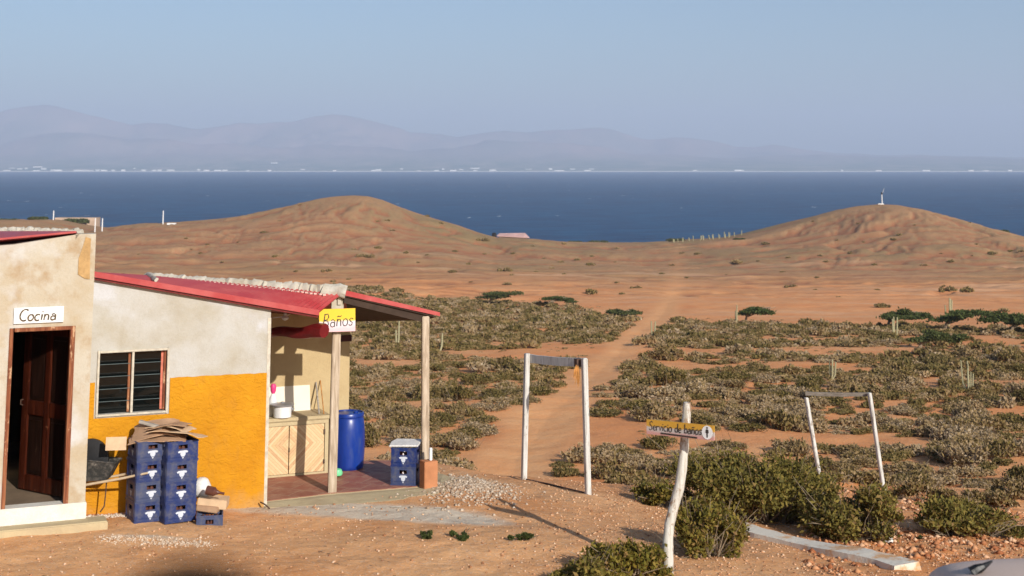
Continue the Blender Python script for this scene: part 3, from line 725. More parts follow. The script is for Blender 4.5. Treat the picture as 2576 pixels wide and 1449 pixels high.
    fr.box(K0.w(sd0 + .02, (zf + ztp) / 2, -.05), (.04, .13, ztp - zf), math.atan2(K0.r.y, K0.r.x))
    fr.build('door_frame', MAT['jamb'], t, bevel=.004)
    # open door leaf, hinged on the right and swung inwards
    h0 = P(170, 1262, 15.92); h1 = P(44, 1235, 16.42); h0.z = h1.z = zf + .015
    ex = (h1 - h0); L = ex.length; ex.normalize(); nn = Vector((ex.y, -ex.x, 0)); nn = nn if nn.y < 0 else -nn
    H = ztp - zf - .06
    def q(u0, u1, z0, z1, off, m, dep, bb): bb.prism([h0 + ex * u0 + nn * off + Vector((0, 0, z0)), h0 + ex * u1 + nn * off + Vector((0, 0, z0)), h0 + ex * u1 + nn * off + Vector((0, 0, z1)), h0 + ex * u0 + nn * off + Vector((0, 0, z1))], -nn * dep)
    b = MB()
    sw = .11
    for u0, u1 in ((0, sw), (L / 2 - .045, L / 2 + .045), (L - sw, L)): q(u0, u1, 0, H, 0, None, .04, b)
    for z0, z1 in ((0, .17), (.82, .98), (H - .12, H)):
        q(sw, L / 2 - .045, z0, z1, -.001, None, .038, b); q(L / 2 + .045, L - sw, z0, z1, -.001, None, .038, b)
    leaf = b.build('door', MAT['door'], t, bevel=.006)
    for u0, u1 in ((sw, L / 2 - .045), (L / 2 + .045, L - sw)):
        for z0, z1 in ((.17, .82), (.98, H - .12)):
            b = MB(); q(u0, u1, z0, z1, -.02, None, .012, b)
            q(u0 + .035, u1 - .035, z0 + .05, z1 - .05, -.008, None, .012, b); b.build('panel', MAT['doorpanel'], leaf, bevel=.004)
    b = MB(); hp = h0 + ex * (L - .05) + Vector((0, 0, .98)); b.tube([hp + nn * .02, hp + nn * .05, hp + nn * .05 + Vector((0, 0, -.05)), hp + nn * .02 + Vector((0, 0, -.06))], .008, 6); b.build('handle', MAT['steel'], leaf)
    # pale panel standing inside at the left
    b = MB(); p = P(-60, 1228, 17.2); p.z = zf
    b.box(p + Vector((-.12, .1, .68)), (.62, .5, 1.36), .1); tag(b.build('fridge', MAT['panel'], bevel=.02), 'pale beige cabinet standing inside the dark kitchen doorway', 'cabinet')
    # the step in front
    b = MB(); s1, _ = K0.sz(264, 1320); zt_ = K0.pt(212, 1300).z
    e0 = K0.w(so - 2.6, 0, .04); 
    b.prism([K0.w(s0, zt_ - .01, .24), K0.w(s1, zt_ - .01, .24), K0.w(s1, zt_ - .01, -.02), K0.w(s0, zt_ - .01, -.02)], (0, 0, -.36))
    tag(b.build('concrete_step', MAT['cement'], bevel=.012), 'low cream concrete step along the foot of the kitchen wall', 'step')
    # Cocina sign
    sa, za = K0.sz(36, 775, .03); sb, zb_ = K0.sz(161, 770, .03); _, zc = K0.sz(36, 815, .03)
    hgt = za - zc; wid = sb - sa; o = K0.w(sa, zc, .03)
    ez = (K0.r * 0 + Vector((0, 0, 1))); ex = (K0.w(sb, zb_ - hgt, .03) - o).normalized()
    t2 = thing('wall_sign', 'white hand-painted sign reading Cocina above the kitchen door', 'sign', o)
    b = MB(); b.prism([o, o + ex * wid, o + ex * wid + ez * hgt, o + ez * hgt], -N_ * .02); b.build('board', MAT['sign_w'], t2)
    b, ln = lettering('Cocina', Vector((0, 0, 0)), Vector((1, 0, 0)), Vector((0, 0, 1)), Vector((0, -1, 0)), 1, 1)
    hh = hgt * .72; ws = (wid * .76) / (ln * hh)
    b, _ = lettering('Cocina', o + ex * wid * .10 + ez * hgt * .16, ex, ez, N_, hh, ws, .016, .14, .03); b.build('lettering', MAT['inkbrown'], t2)

def build_snack_house():
    zb = P(668, 1285, 17.0).z - .25
    sR, _ = W0.sz(670, 1100); sL = (K0.w(K0.sz(213, 1290)[0], 0, -.5) - W0.o).dot(W0.r) - .09
    t = thing('snack_house', 'low white house with ochre-yellow lower wall, red metal roof and open tiled porch', 'building', W0.w((sL + sR) / 2, zb))
    s1, z1 = W0.sz(232, 697); s2, z2 = W0.sz(682, 769)
    sR = s2
    top = lambda s: z1 + (z2 - z1) * (s - s1) / (s2 - s1)
    a0, wt = W0.sz(250, 886); a1, wb = W0.sz(417, 1036); wt2 = W0.sz(417, 881)[1]; wb2 = W0.sz(250, 1041)[1]
    wt = (wt + wt2) / 2; wb = (wb + wb2) / 2
    b = MB(); grid_wall(b, W0, top, sL, sR, zb, [(a0, a1, wb, wt)], .16)
    D = 3.0
    b.prism([W0.w(sL, zb, -.16), W0.w(sL, top(sL), -.16), W0.w(sL, top(sL), -D), W0.w(sL, zb, -D)], W0.r * .15)
    b.prism([W0.w(sR, zb, -.16), W0.w(sR, top(sR) - .02, -.16), W0.w(sR, top(sR) - .25, -1.0), W0.w(sR, zb, -1.0)], -W0.r * .14)
    b.build('wall', MAT['plaster'], t)
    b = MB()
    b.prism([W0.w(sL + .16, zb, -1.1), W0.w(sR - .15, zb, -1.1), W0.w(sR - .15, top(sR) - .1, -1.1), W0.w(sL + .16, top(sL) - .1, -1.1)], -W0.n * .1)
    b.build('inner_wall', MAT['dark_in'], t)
    # yellow lower wall
    b = MB(); e = .014
    yz = lambda px, py: W0.sz(px, py, e)[1]; ys = lambda px, py: W0.sz(px, py, e)[0]
    sw0 = a0 - .035; sw1 = a1 + .035; low = wb - .035
    tl = [(sL, yz(224, 966)), (sw0, yz(247, 962))]
    rt = [(sw1, yz(424, 951))] + [(ys(q, 948), yz(q, 951 - 13 * (q - 424) / 248 + random.uniform(-1.3, 1.3))) for q in range(436, 664, 12)] + [(sR - .035, yz(672, 938))]
    b.prism([W0.w(sL, zb, e), W0.w(sw0, zb, e), W0.w(tl[1][0], tl[1][1], e), W0.w(tl[0][0], tl[0][1], e)], -N_ * .012)
    b.prism([W0.w(sw0, zb, e), W0.w(sw1, zb, e), W0.w(sw1, low, e), W0.w(sw0, low, e)], -N_ * .012)
    b.prism([W0.w(sw1, zb, e)] + [W0.w(sR - .035, zb, e)] + [W0.w(s, z, e) for s, z in rt[::-1]], -N_ * .012)
    b.build('yellow_dado', MAT['yellow'], t)
    b = MB(); b.prism([W0.w(sR - .035, zb, .006), W0.w(sR + .004, zb, .006), W0.w(sR + .004, yz(672, 800), .006), W0.w(sR - .035, yz(672, 800), .006)], -N_ * .006)
    b.build('corner_strip', MAT['whitedirty'], t)
    # window
    ang = math.atan2(W0.r.y, W0.r.x); wf = MB(); fw = .024; hh = wt - wb
    for c, sz_ in (((a0 - fw / 2 + .006, (wt + wb) / 2), (fw, hh + 2 * fw)), ((a1 + fw / 2 - .006, (wt + wb) / 2), (fw, hh + 2 * fw)), (((a0 + a1) / 2, wb - fw / 2 + .004), (a1 - a0 - .012, fw)), (((a0 + a1) / 2, wt + fw / 2 - .004), (a1 - a0 - .012, fw))):
        wf.box(W0.w(c[0], c[1], .005), (sz_[0], .05, sz_[1]), ang)
    sm = W0.sz(333, 950)[0]
    wf.box(W0.w(sm, (wt + wb) / 2, -.005), (.026, .045, hh - .01), ang)
    win = wf.build('window', MAT['whitedirty'], t, bevel=.005)
    b = MB(); b.box(W0.w(a1 - .02, (wt + wb) / 2, -.08), (.03, .10, hh - .02), ang); b.box(W0.w(sm - .03, (wt + wb) / 2, -.08), (.03, .08, hh - .02), ang); b.build('jamb', MAT['jamb'], win)
    b = MB(); b.box(W0.w(a1 - .052, (wt + wb) / 2, -.062), (.026, .02, hh - .03), ang); b.build('red_strip', plain_mat('salmon_paint', (.55, .16, .10, 1), .6, .35, 20, .2), win)
    n = 5
    for half in ((a0 + .008, sm - .018), (sm + .018, a1 - .066)):
        for i in range(n):
            zc = wb + hh * (i + .5) / n; g = MB(); tilt = math.radians(104)
            M3 = Matrix.Rotation(ang, 3, 'Z') @ Matrix.Rotation(tilt, 3, 'X')
            g.box(W0.w((half[0] + half[1]) / 2, zc, -.07), (half[1] - half[0], hh / n * 1.04, .005), m=M3)
            pane = g.build('louvre_pane', MAT['glass'], win)
        for i in range(1, n):
            g = MB(); g.box(W0.w((half[0] + half[1]) / 2, wb + hh * i / n, -.035), (half[1] - half[0], .008, .006), ang); g.build('louvre_rail', MAT['slatedge'], win)
    # roofs
    ez = Vector((0, 0, 1))
    E0 = W0.pt(206, 684, .09); E1 = W0.pt(801, 786, .09)
    Kl = P(370, 694, 18.1); Kr = P(862, 737, 17.62)
    # extend the ridge line back to the left end
    E00 = E0; Kl0 = P(228, 686, 18.0)
    def sheet(b, a, c, d, e, n, amp=.011, th=.004):
        """corrugated sheet a-c (eave) to e-d (ridge); ribs run from eave to ridge"""
        base = len(b.v); m = n * 4
        for i in range(m + 1):
            t = i / m; w = ez * (amp * math.sin(t * n * 2 * math.pi))
            b.v += [a.lerp(c, t) + w, e.lerp(d, t) + w, e.lerp(d, t) + w - ez * th, a.lerp(c, t) + w - ez * th]
        for i in range(m):
            k = base + 4 * i
            for j in range(4): b.f.append((k + j, k + (j + 1) % 4, k + 4 + (j + 1) % 4, k + 4 + j))
        b.f.append((base, base + 1, base + 2, base + 3)); k = base + 4 * m; b.f.append((k + 3, k + 2, k + 1, k))
    b = MB(); sheet(b, E0, E1, Kr, Kl, 44)
    rf = b.build('front_roof', MAT['redroof'], t)
    b = MB(); b.prism([E0 + ez * .03, E1 + ez * .03, E1 - ez * .035, E0 - ez * .035], N_ * .012); 
    b.prism([E1 + ez * .03, E1 + ez * .03 - N_ * .10, E1 - ez * .035 - N_ * .10, E1 - ez * .035], W0.r * .012)
    b.build('eave_flashing', MAT['redroof'], rf)
    b = MB(); b.prism([E0 - ez * .04 - N_ * .02, E1 - ez * .04 - N_ * .02, E1 - ez * .065 - N_ * .02, E0 - ez * .065 - N_ * .02], -N_ * .05); b.build('eave_beam', MAT['maroon'], rf)
    G0 = P(868, 736, 17.6); G1 = P(1106, 788, 18.25)
    H1 = P(1068, 797, 19.15); H0 = P(700, 800, 19.65); Kb = P(372, 692, 18.12)
    b = MB(); sheet(b, G0 + ez * .005, G1, H1, P(880, 800, 19.45), 20)
    b2 = MB(); b2.prism([Kb, G0, P(880, 800, 19.45), P(480, 790, 20.2)], (0, 0, -.015)); 
    rb = b.build('rear_roof', MAT['redroof'], t); b2.build('rear_sheet', MAT['redroof'], rb)
    b = MB(); b.prism([G0 + ez * .03, G1 + ez * .012, G1 - ez * .035, G0 - ez * .035], N_ * .014); b.build('gable_flashing', MAT['redroof'], rb)
    b = MB(); b.prism([G0 - ez * .04 - N_ * .03, G1 - ez * .04 - N_ * .03 - W0.r * .12, G1 - ez * .13 - N_ * .03 - W0.r * .12, G0 - ez * .13 - N_ * .03], -N_ * .06)
    dk = plain_mat('rafter_and_shade', (.05, .03, .02, 1), .8, .3); b.build('rafter', dk, rb)
    b = MB(); q0 = P(866, 790, 19.35); q1 = P(1062, 791, 19.0); b.prism([q0, q1, q1 - ez * .06, q0 - ez * .06], (0, .06, 0)); b.build('rafter', dk, rb)
    b = MB(); hh_ = P(880, 800, 19.45); lo_ = ez * .035; b.prism([G0 - lo_, G1 - lo_ - W0.r * .05, H1 - lo_, hh_ - lo_], (0, 0, -.012)); b.build('underside_shade', dk, rb)  # dark sheet added so the roof underside looks deeply shaded
    b = MB(); rough_ridge(b, Kl + Vector((-.03, .02, .0)), Kr + Vector((-.06, 0, .02)), .065, .030, 90, 8); rough_ridge(b, Kl + Vector((0, .02, .02)), E0.lerp(E1, .30) + Vector((0, .02, .05)), .03, .02, 14, 9)
    rough_ridge(b, Kr + Vector((-.25, .03, .03)), Kr + Vector((.05, 0, .02)), .095, .075, 6, 11)
    b.build('ridge_mortar', MAT['ridge'], t, smooth=True)
    # mortar crumbs along the tiles below the ridge
    b = MB()
    for i in range(38):
        tt = .03 + .94 * i / 38; p = Kl.lerp(Kr, tt) + (E0.lerp(E1, .3 + .62 * tt) - Kl.lerp(Kr, tt)).normalized() * (.14 + .02 * random.random()) + ez * .004
        b.box(p, (.035, .05, .018), random.random())
    b.build('mortar_crumb', plain_mat('pink_mortar', (.72, .50, .42, 1), .9, .2), t).__setitem__('kind', 'stuff')
    # porch floor
    zf = floor_z()
    c0 = P(664, 1239, 17.15); c1 = P(833, 1238, 17.55); c2 = P(1098, 1219, 18.0); c3 = P(1085, 1190, 18.75); c4 = P(985, 1180, 19.45); c5 = P(560, 1195, 19.3); 
    poly = [c0, c1, c2, c3, c4, c5]
    for p in poly: p.z = zf
    b = MB(); b.prism(poly, (0, 0, -.04)); b.build('porch_floor', MAT['tiles'], t)
    cc = sum(poly, Vector()) / 6; out = [cc + (p - cc) * 1.035 for p in poly]
    for p in out: p.z = zf - .006
    b = MB(); b.prism(out, (0, 0, -.5)); 
    # cream cement apron sloping to the ground in front
    ap = [P(676, 1262, 16.9), P(900, 1270, 17.05), P(1010, 1266, 17.2), P(1110, 1258, 17.5), P(1180, 1236, 18.1)]
    inn = [out[0], out[1], out[1].lerp(out[2], .6), out[2], out[3]]
    n = 14
    rows = []
    for i in range(n + 1):
        t_ = i / n * 4; k = min(int(t_), 3); f_ = t_ - k
        a = inn[k].lerp(inn[k + 1], f_); c = ap[k].lerp(ap[k + 1], f_) + Vector(((random.random() - .5) * .10, (random.random() - .5) * .10, 0)); c.z = gz(c.x, c.y) - .015
        row = [a - Vector((0, 0, .004))]
        for q_ in (.25, .5, .72, .9):
            p_ = a.lerp(c, q_); p_.z = max(p_.z + .01, gz(p_.x, p_.y) + .014 * (1.15 - q_)); row.append(p_)
        rows.append(row + [c])
    for i in range(n):
        for j in range(5): b.quad(rows[i][j], rows[i][j + 1], rows[i + 1][j + 1], rows[i + 1][j])
    b.build('porch_slab', MAT['cement'], t)
    # back wall of the porch
    BW = Plane(P(878, 1100, 19.3), A_); sb1 = BW.sz(878, 1000)[0]; sb0 = BW.sz(640, 1000)[0] - .6
    zt1 = P(878, 800, 19.3).z; zt0 = P(700, 770, 18.95).z
    b = MB(); b.prism([BW.w(sb0, zf - .3), BW.w(sb1, zf - .3), BW.w(sb1, zt1), BW.w(sb0, zt0)], -N_ * .15); b.build('back_wall', MAT['beige'], t)
    b = MB(); b.prism([BW.w(sb1 - .22, zt1 - .30, .05), BW.w(sb1 + .01, zt1 - .30, .05), BW.w(sb1 + .01, zt1 - .22, .05), BW.w(sb1 - .22, zt1 - .22, .05)], -N_ * .25); b.build('purlin', plain_mat('maroon_purlin', (.07, .02, .02, 1), .7, .3), t)
    # posts
    pb = P(835, 1238, 17.62); pb.z = zf - .02; pt = P(849, 742, 17.72)
    b = MB(); d = (pt - pb); m_ = Matrix.Rotation(.25, 3, 'Z'); 
    b.prism([pb + m_ @ Vector(q) for q in ((-.05, -.05, 0), (.05, -.05, 0), (.05, .05, 0), (-.05, .05, 0))], d); b.build('post', MAT['wood'], t, bevel=.008)
    b = MB(); b.box(pt + Vector((.0, -.02, -.09)), (.15, .10, .20), .25); b.box(pt + Vector((.035, -.08, -.06)), (.045, .02, .10), .25); b.build('post_head', MAT['ridge'], t)
    pb = P(1070, 1215, 18.05); pb.z = zf - .25; pt = P(1070, 795, 18.2)
    b = MB(); b.prism([pb + m_ @ Vector(q) for q in ((-.045, -.045, 0), (.045, -.045, 0), (.045, .045, 0), (-.045, .045, 0))], pt - pb); b.build('post', MAT['wood'], t, bevel=.008)

    # ---- Baños sign
    o = P(803, 836, 17.50); u = (P(894, 833, 17.62) - o); wid = u.length; ex = u.normalized(); ez2 = (P(803, 778, 17.50) - o); hgt = ez2.length; ez2.normalize(); nn = ex.cross(ez2).normalized()
    t2 = thing('porch_sign', 'yellow and pink hand-painted sign reading Baños nailed to the porch post', 'sign', o, 0)
    b = MB(); b.prism([o, o + ex * wid, o + ex * wid + ez2 * hgt, o + ez2 * hgt], -nn * .018); b.build('board', MAT['sign_b'], t2)
    _, ln = lettering('Baños', o, ex, ez2, nn, 1, 1); hh = hgt * .58; ws = wid * .86 / (ln * hh)
    b, _ = lettering('Baños', o + ex * wid * .09 + ez2 * hgt * .20, ex, ez2, nn, hh, ws, .011, .10, .04, .06); b.build('lettering', MAT['ink'], t2)
    # rolled maroon sheet under the eave
    a = P(640, 838, 18.15); c = P(816, 834, 17.42); b = MB()
    n = 9; pts = [a.lerp(c, i / 12) + Vector((0, 0, -.015 * math.sin(i))) for i in range(13)]
    b.tube(pts, [.055, .06, .06, .062, .065, .066, .068, .07, .074, .08, .09, .098, .092], 9, True, .9, .12)
    tag(b.build('rolled_awning', MAT['maroon'], smooth=True), 'rolled maroon awning hanging under the red eave beside the porch sign', 'awning')
    # small white lamp with cable
    t3 = thing('porch_lamp', 'small white lamp fitting on a cable in the dark under the porch roof', 'lamp', P(716, 800, 18.2))
    b = MB(); b.lathe(P(717, 806, 18.2), [(.012, 0), (.035, .01), (.05, .035), (.022, .06), (.02, .09)], 12); b.build('shade', MAT['white'], t3, smooth=True)
    b = MB(); b.tube([P(685, 800, 18.1), P(700, 798, 18.15), P(716, 796, 18.2), P(730, 790, 18.3)], .006, 5); b.build('cable', MAT['white'], t3)

    # ---- counter
    C = Plane(P(680, 1203, 18.38), A_); cs1 = C.sz(826, 1120)[0]; cs0 = C.sz(640, 1120)[0]; zt = C.pt(750, 1058).z
    t4 = thing('kitchen_counter', 'cream cement counter with two chevron-boarded wooden doors at the back of the porch', 'counter', C.w(cs0, zf))
    b = MB(); b.prism([C.w(cs0, zt, .03), C.w(cs1 + .03, zt, .03), C.w(cs1 + .03, zt + .045, .03), C.w(cs0, zt + .045, .03)], -N_ * .56); b.build('countertop', MAT['cement'], t4, bevel=.01)
    b = MB(); d1 = C.sz(674, 1120)[0]; d2 = C.sz(727, 1120)[0]; d3 = C.sz(815, 1120)[0]; dz0 = zf + .03; dz1 = zt - .06
    b.prism([C.w(d3 + .01, zf), C.w(cs1, zf), C.w(cs1, zt), C.w(d3 + .01, zt)], -N_ * .5)
    b.prism([C.w(cs0, dz1 + .005), C.w(d3 + .01, dz1 + .005), C.w(d3 + .01, zt), C.w(cs0, zt)], -N_ * .5)
    b.prism([C.w(cs0, zf), C.w(d3 + .01, zf), C.w(d3 + .01, dz0 - .005), C.w(cs0, dz0 - .005)], -N_ * .5)
    b.prism([C.w(cs0, dz0, -.08), C.w(d3, dz0, -.08), C.w(d3, dz1, -.08), C.w(cs0, dz1, -.08)], -N_ * .1)
    b.build('counter_body', MAT['cement'], t4)
    rz = math.atan2(A_.y, A_.x)
    for u0, u1, hx in ((d2 - (d3 - d2), d2 - .006, d2), (d2 + .006, d3, d2)):
        # each door's own origin on the shared middle line so the strips mirror about it
        o_ = C.w(d2, dz0, .0); me = MB()
        me.prism([Vector((u0 - d2, 0, 0)), Vector((u1 - d2, 0, 0)), Vector((u1 - d2, 0, dz1 - dz0)), Vector((u0 - d2, 0, dz1 - dz0))], (0, .03, 0))
        d_ = me.build('door', MAT['chevron'], None, local=True); d_.parent = t4; d_.location = o_ - t4.location; d_.rotation_euler = (0, 0, rz)
    b = MB(); b.box(C.w(d2, (dz0 + dz1) / 2, .012), (.012, .02, .05), rz); b.build('latch', MAT['steel'], t4)
    b = MB(); b.box(C.w(d3 + .0, dz1 - .1, .012), (.02, .012, .06), rz); b.build('hinge', MAT['steel'], t4)
    b = MB(); b.box(C.w(d3 + .0, dz0 + .12, .012), (.02, .012, .05), rz); b.build('hinge', MAT['steel'], t4)
    # things on the counter
    ztop = zt + .045
    bs0 = C.sz(676, 1000)[0]; bs1 = C.sz(781, 1000, -.45)[0]; zz = P(730, 975, 18.85).z
    b = MB(); b.prism([C.w(bs0 - .1, ztop, -.44), C.w(bs1, ztop, -.44), C.w(bs1, zz, -.50), C.w(bs0 - .1, zz, -.50)], -N_ * .015); tag(b.build('white_board', MAT['panel']), 'plain cream board leaning against the porch wall on the counter', 'board')
    for k, (x0, y0, x1, y1, nm) in enumerate(((795, 962, 803, 1038, 'longer'), (806, 957, 815, 1036, 'paler'))):
        p0 = P(x1, y1, 18.72); p0.z = ztop; p1 = BW.pt(x0, y0, .012)
        b = MB(); b.tube([p0, p0.lerp(p1, .5), p1], .011 if k == 0 else .007, 6); tag(b.build('thin_stick', MAT['greywood'] if k == 0 else MAT['straw']), 'thin dark stick leaning on the porch wall beside the cream board' if k == 0 else 'pale thin stick, the right one of the two leaning on the porch wall', 'stick')
    c = P(710, 1040, 18.48); c.z = ztop
    t5 = thing('cooking_pot', 'white enamel pot with a flat grey lid on the porch counter', 'pot', c)
    b = MB(); b.lathe(c, [(.10, 0), (.115, .01), (.12, .15), (.126, .155)], 24); b.build('pot_body', MAT['white'], t5, smooth=True)
    b = MB(); b.lathe(c + Vector((0, 0, .156)), [(.15, 0), (.152, .012), (.03, .026), (.02, .04)], 24); b.build('lid', MAT['metalgrey'], t5, smooth=True)
    b = MB(); b.box(c + Vector((.135, 0, .11)), (.035, .04, .02)); b.build('handle', MAT['metalgrey'], t5)
    c = P(694, 1040, 18.75); c.z = ztop
    c = P(686, 1040, 18.6); c.z = ztop
    t6 = thing('dish_soap_bottle', 'pink-topped white bottle beside the yellow wall corner on the porch counter', 'bottle', c)
    b = MB(); b.lathe(c, [(.05, 0), (.055, .02), (.055, .20), (.03, .26), (.018, .28)], 16); b.build('bottle_body', MAT['white'], t6, smooth=True)
    b = MB(); b.lathe(c + Vector((0, 0, .28)), [(.022, 0), (.035, .03), (.04, .09), (.025, .12)], 12); b.build('cap', MAT['pink'], t6, smooth=True)
    # ---- blue drum
    c = P(873, 1188, 18.98); c.z = zf; H = P(873, 1043, 18.78).z - zf; r = .225
    t7 = thing('plastic_drum', 'tall blue plastic drum standing at the end of the porch wall', 'drum', c)
    b = MB(); k = H
    b.lathe(c, [(r * .88, 0), (r * .93, .015), (r * .96, .06 * k), (r * .955, .10 * k), (r * 1.0, .30 * k), (r * 1.0, .36 * k), (r * 1.015, .5 * k), (r * 1.0, .64 * k), (r * .985, .72 * k), (r * .93, .88 * k), (r * .90, .90 * k), (r * .90, .925 * k), (r * .93, .935 * k), (r * .93, .985 * k), (r * .90, k), (r * .86, k), (r * .85, k - .02)], 40)
    b.build('barrel', MAT['drum'], t7, smooth=True)
    b = MB(); b.lathe(c + Vector((0, 0, H - .019)), [(r * .84, 0), (r * .8, .006)], 32); b.lathe(c + Vector((.1, .02, H - .012)), [(.03, 0), (.03, .02), (.026, .022)], 12); b.build('lid', MAT['drum'], t7, smooth=True)
    c = P(849, 1188, 18.45); c.z = zf + .001
    b = MB(); b.lathe(c, [(.03, 0), (.06, .02), (.068, .05), (.05, .09), (.02, .10)], 14); tag(b.build('mint_cup', MAT['mint'], smooth=True), 'small mint-green plastic bowl on the tiles behind the porch post', 'bowl')
    # terracotta block at post 2
    a = P(1060, 1208, 17.93); b = MB(); c = P(1078, 1218, 17.86); c.z = P(1078, 1219, 17.86).z
    zt_ = P(1078, 1158, 17.86).z
    b.box((c.x, c.y, (c.z + zt_) / 2 - .02), (.18, .15, zt_ - c.z + .04), .5)
    tag(b.build('clay_block', MAT['terracotta'], bevel=.006), 'orange hollow clay block standing at the foot of the outer porch post', 'block')
    b = MB(); c = P(1083, 1158, 17.86); b.box((c.x, c.y, zt_ + .075), (.035, .04, .15), .5); tag(b.build('white_bottle', MAT['white'], bevel=.006), 'narrow white container standing on the orange clay block', 'container')

def make_crate(sx=.36, sy=.33, sz=.245, sc='blue'):
    """a bottle crate standing at the origin, its printed long side towards -y"""
    t = thing('bottle_crate', 'x', 'crate', (0, 0, 0))
    b = MB(); hx, hy = sx / 2, sy / 2; th = .012; z0, z1 = .0, sz
    hw, ha, hb = .055, .150, .200     # handle opening
    for sgn, L_, off, ax in ((-1, hx, hy, 'y'), (1, hx, hy, 'y'), (-1, hy, hx, 'x'), (1, hy, hx, 'x')):
        def Q(u0, u1, w0, w1, o=off, dep=th):
            if ax == 'y': b.prism([(u0, sgn * o, w0), (u1, sgn * o, w0), (u1, sgn * o, w1), (u0, sgn * o, w1)], (0, -sgn * dep, 0))
            else: b.prism([(sgn * o, u0, w0), (sgn * o, u1, w0), (sgn * o, u1, w1), (sgn * o, u0, w1)], (-sgn * dep, 0, 0))
        e = L_ if ax == 'y' else L_ - th
        Q(-e, -hw, z0, z1); Q(hw, e, z0, z1); Q(-hw, hw, z0, ha); Q(-hw, hw, hb, z1)
        # ribs standing proud
        for w0, w1 in ((.0, .014), (sz - .016, sz - .002), (.052, .057)):
            Q(-e - (.006 if ax == 'y' else 0), e + (.006 if ax == 'y' else 0), w0, w1, off + .006, .006)
        for u in (-e + .012, e - .026): Q(u, u + .014, .016, sz - .018, off + .004, .004)
    b.box((0, 0, .012), (sx - 2 * th, sy - 2 * th, .01))
    b.build('crate_body', MAT['crate'], t)
    for sgn in (-1, 1):
        b = MB(); y = sgn * (hy + .0015)
        b.quad((-.062, y, .118), (-.038, y, .130), (.038, y, .130), (.062, y, .118), (.050, y, .100), (.030, y, .104), (.032, y, .084), (.018, y, .058), (0, y, .028), (-.018, y, .058), (-.032, y, .084), (-.030, y, .104), (-.050, y, .100))
        b.build('emblem', MAT['emblem'], t)
        b = MB(); x = sgn * (hx + .0015)
        b.quad((x, -.04, .118), (x, 0, .130), (x, .04, .118), (x, .02, .1), (x, .01, .066), (x, 0, .048), (x, -.01, .066), (x, -.02, .1))
        b.build('side_emblem', MAT['emblemgrey'], t)
    for x in (-.022, .026, -.09, .1):
        b = MB()
        for y in (-.09, 0, .09): b.lathe((x, y, .02), [(.026, 0), (.027, .12), (.012, .17), (.012, .195)], 8)
        b.build('bottle_row', MAT['glassbrown'], t)
        b = MB()
        for y in (-.09, 0, .09): b.lathe((x, y, .176), [(.015, 0), (.015, .012)], 8)
        b.build('cap_row', MAT['emblemgrey'], t)
    return t
def copy_tree(o, parent=None):
    c = o.copy(); COL.objects.link(c); c.parent = parent
    for ch in o.children: copy_tree(ch, c)
    return c

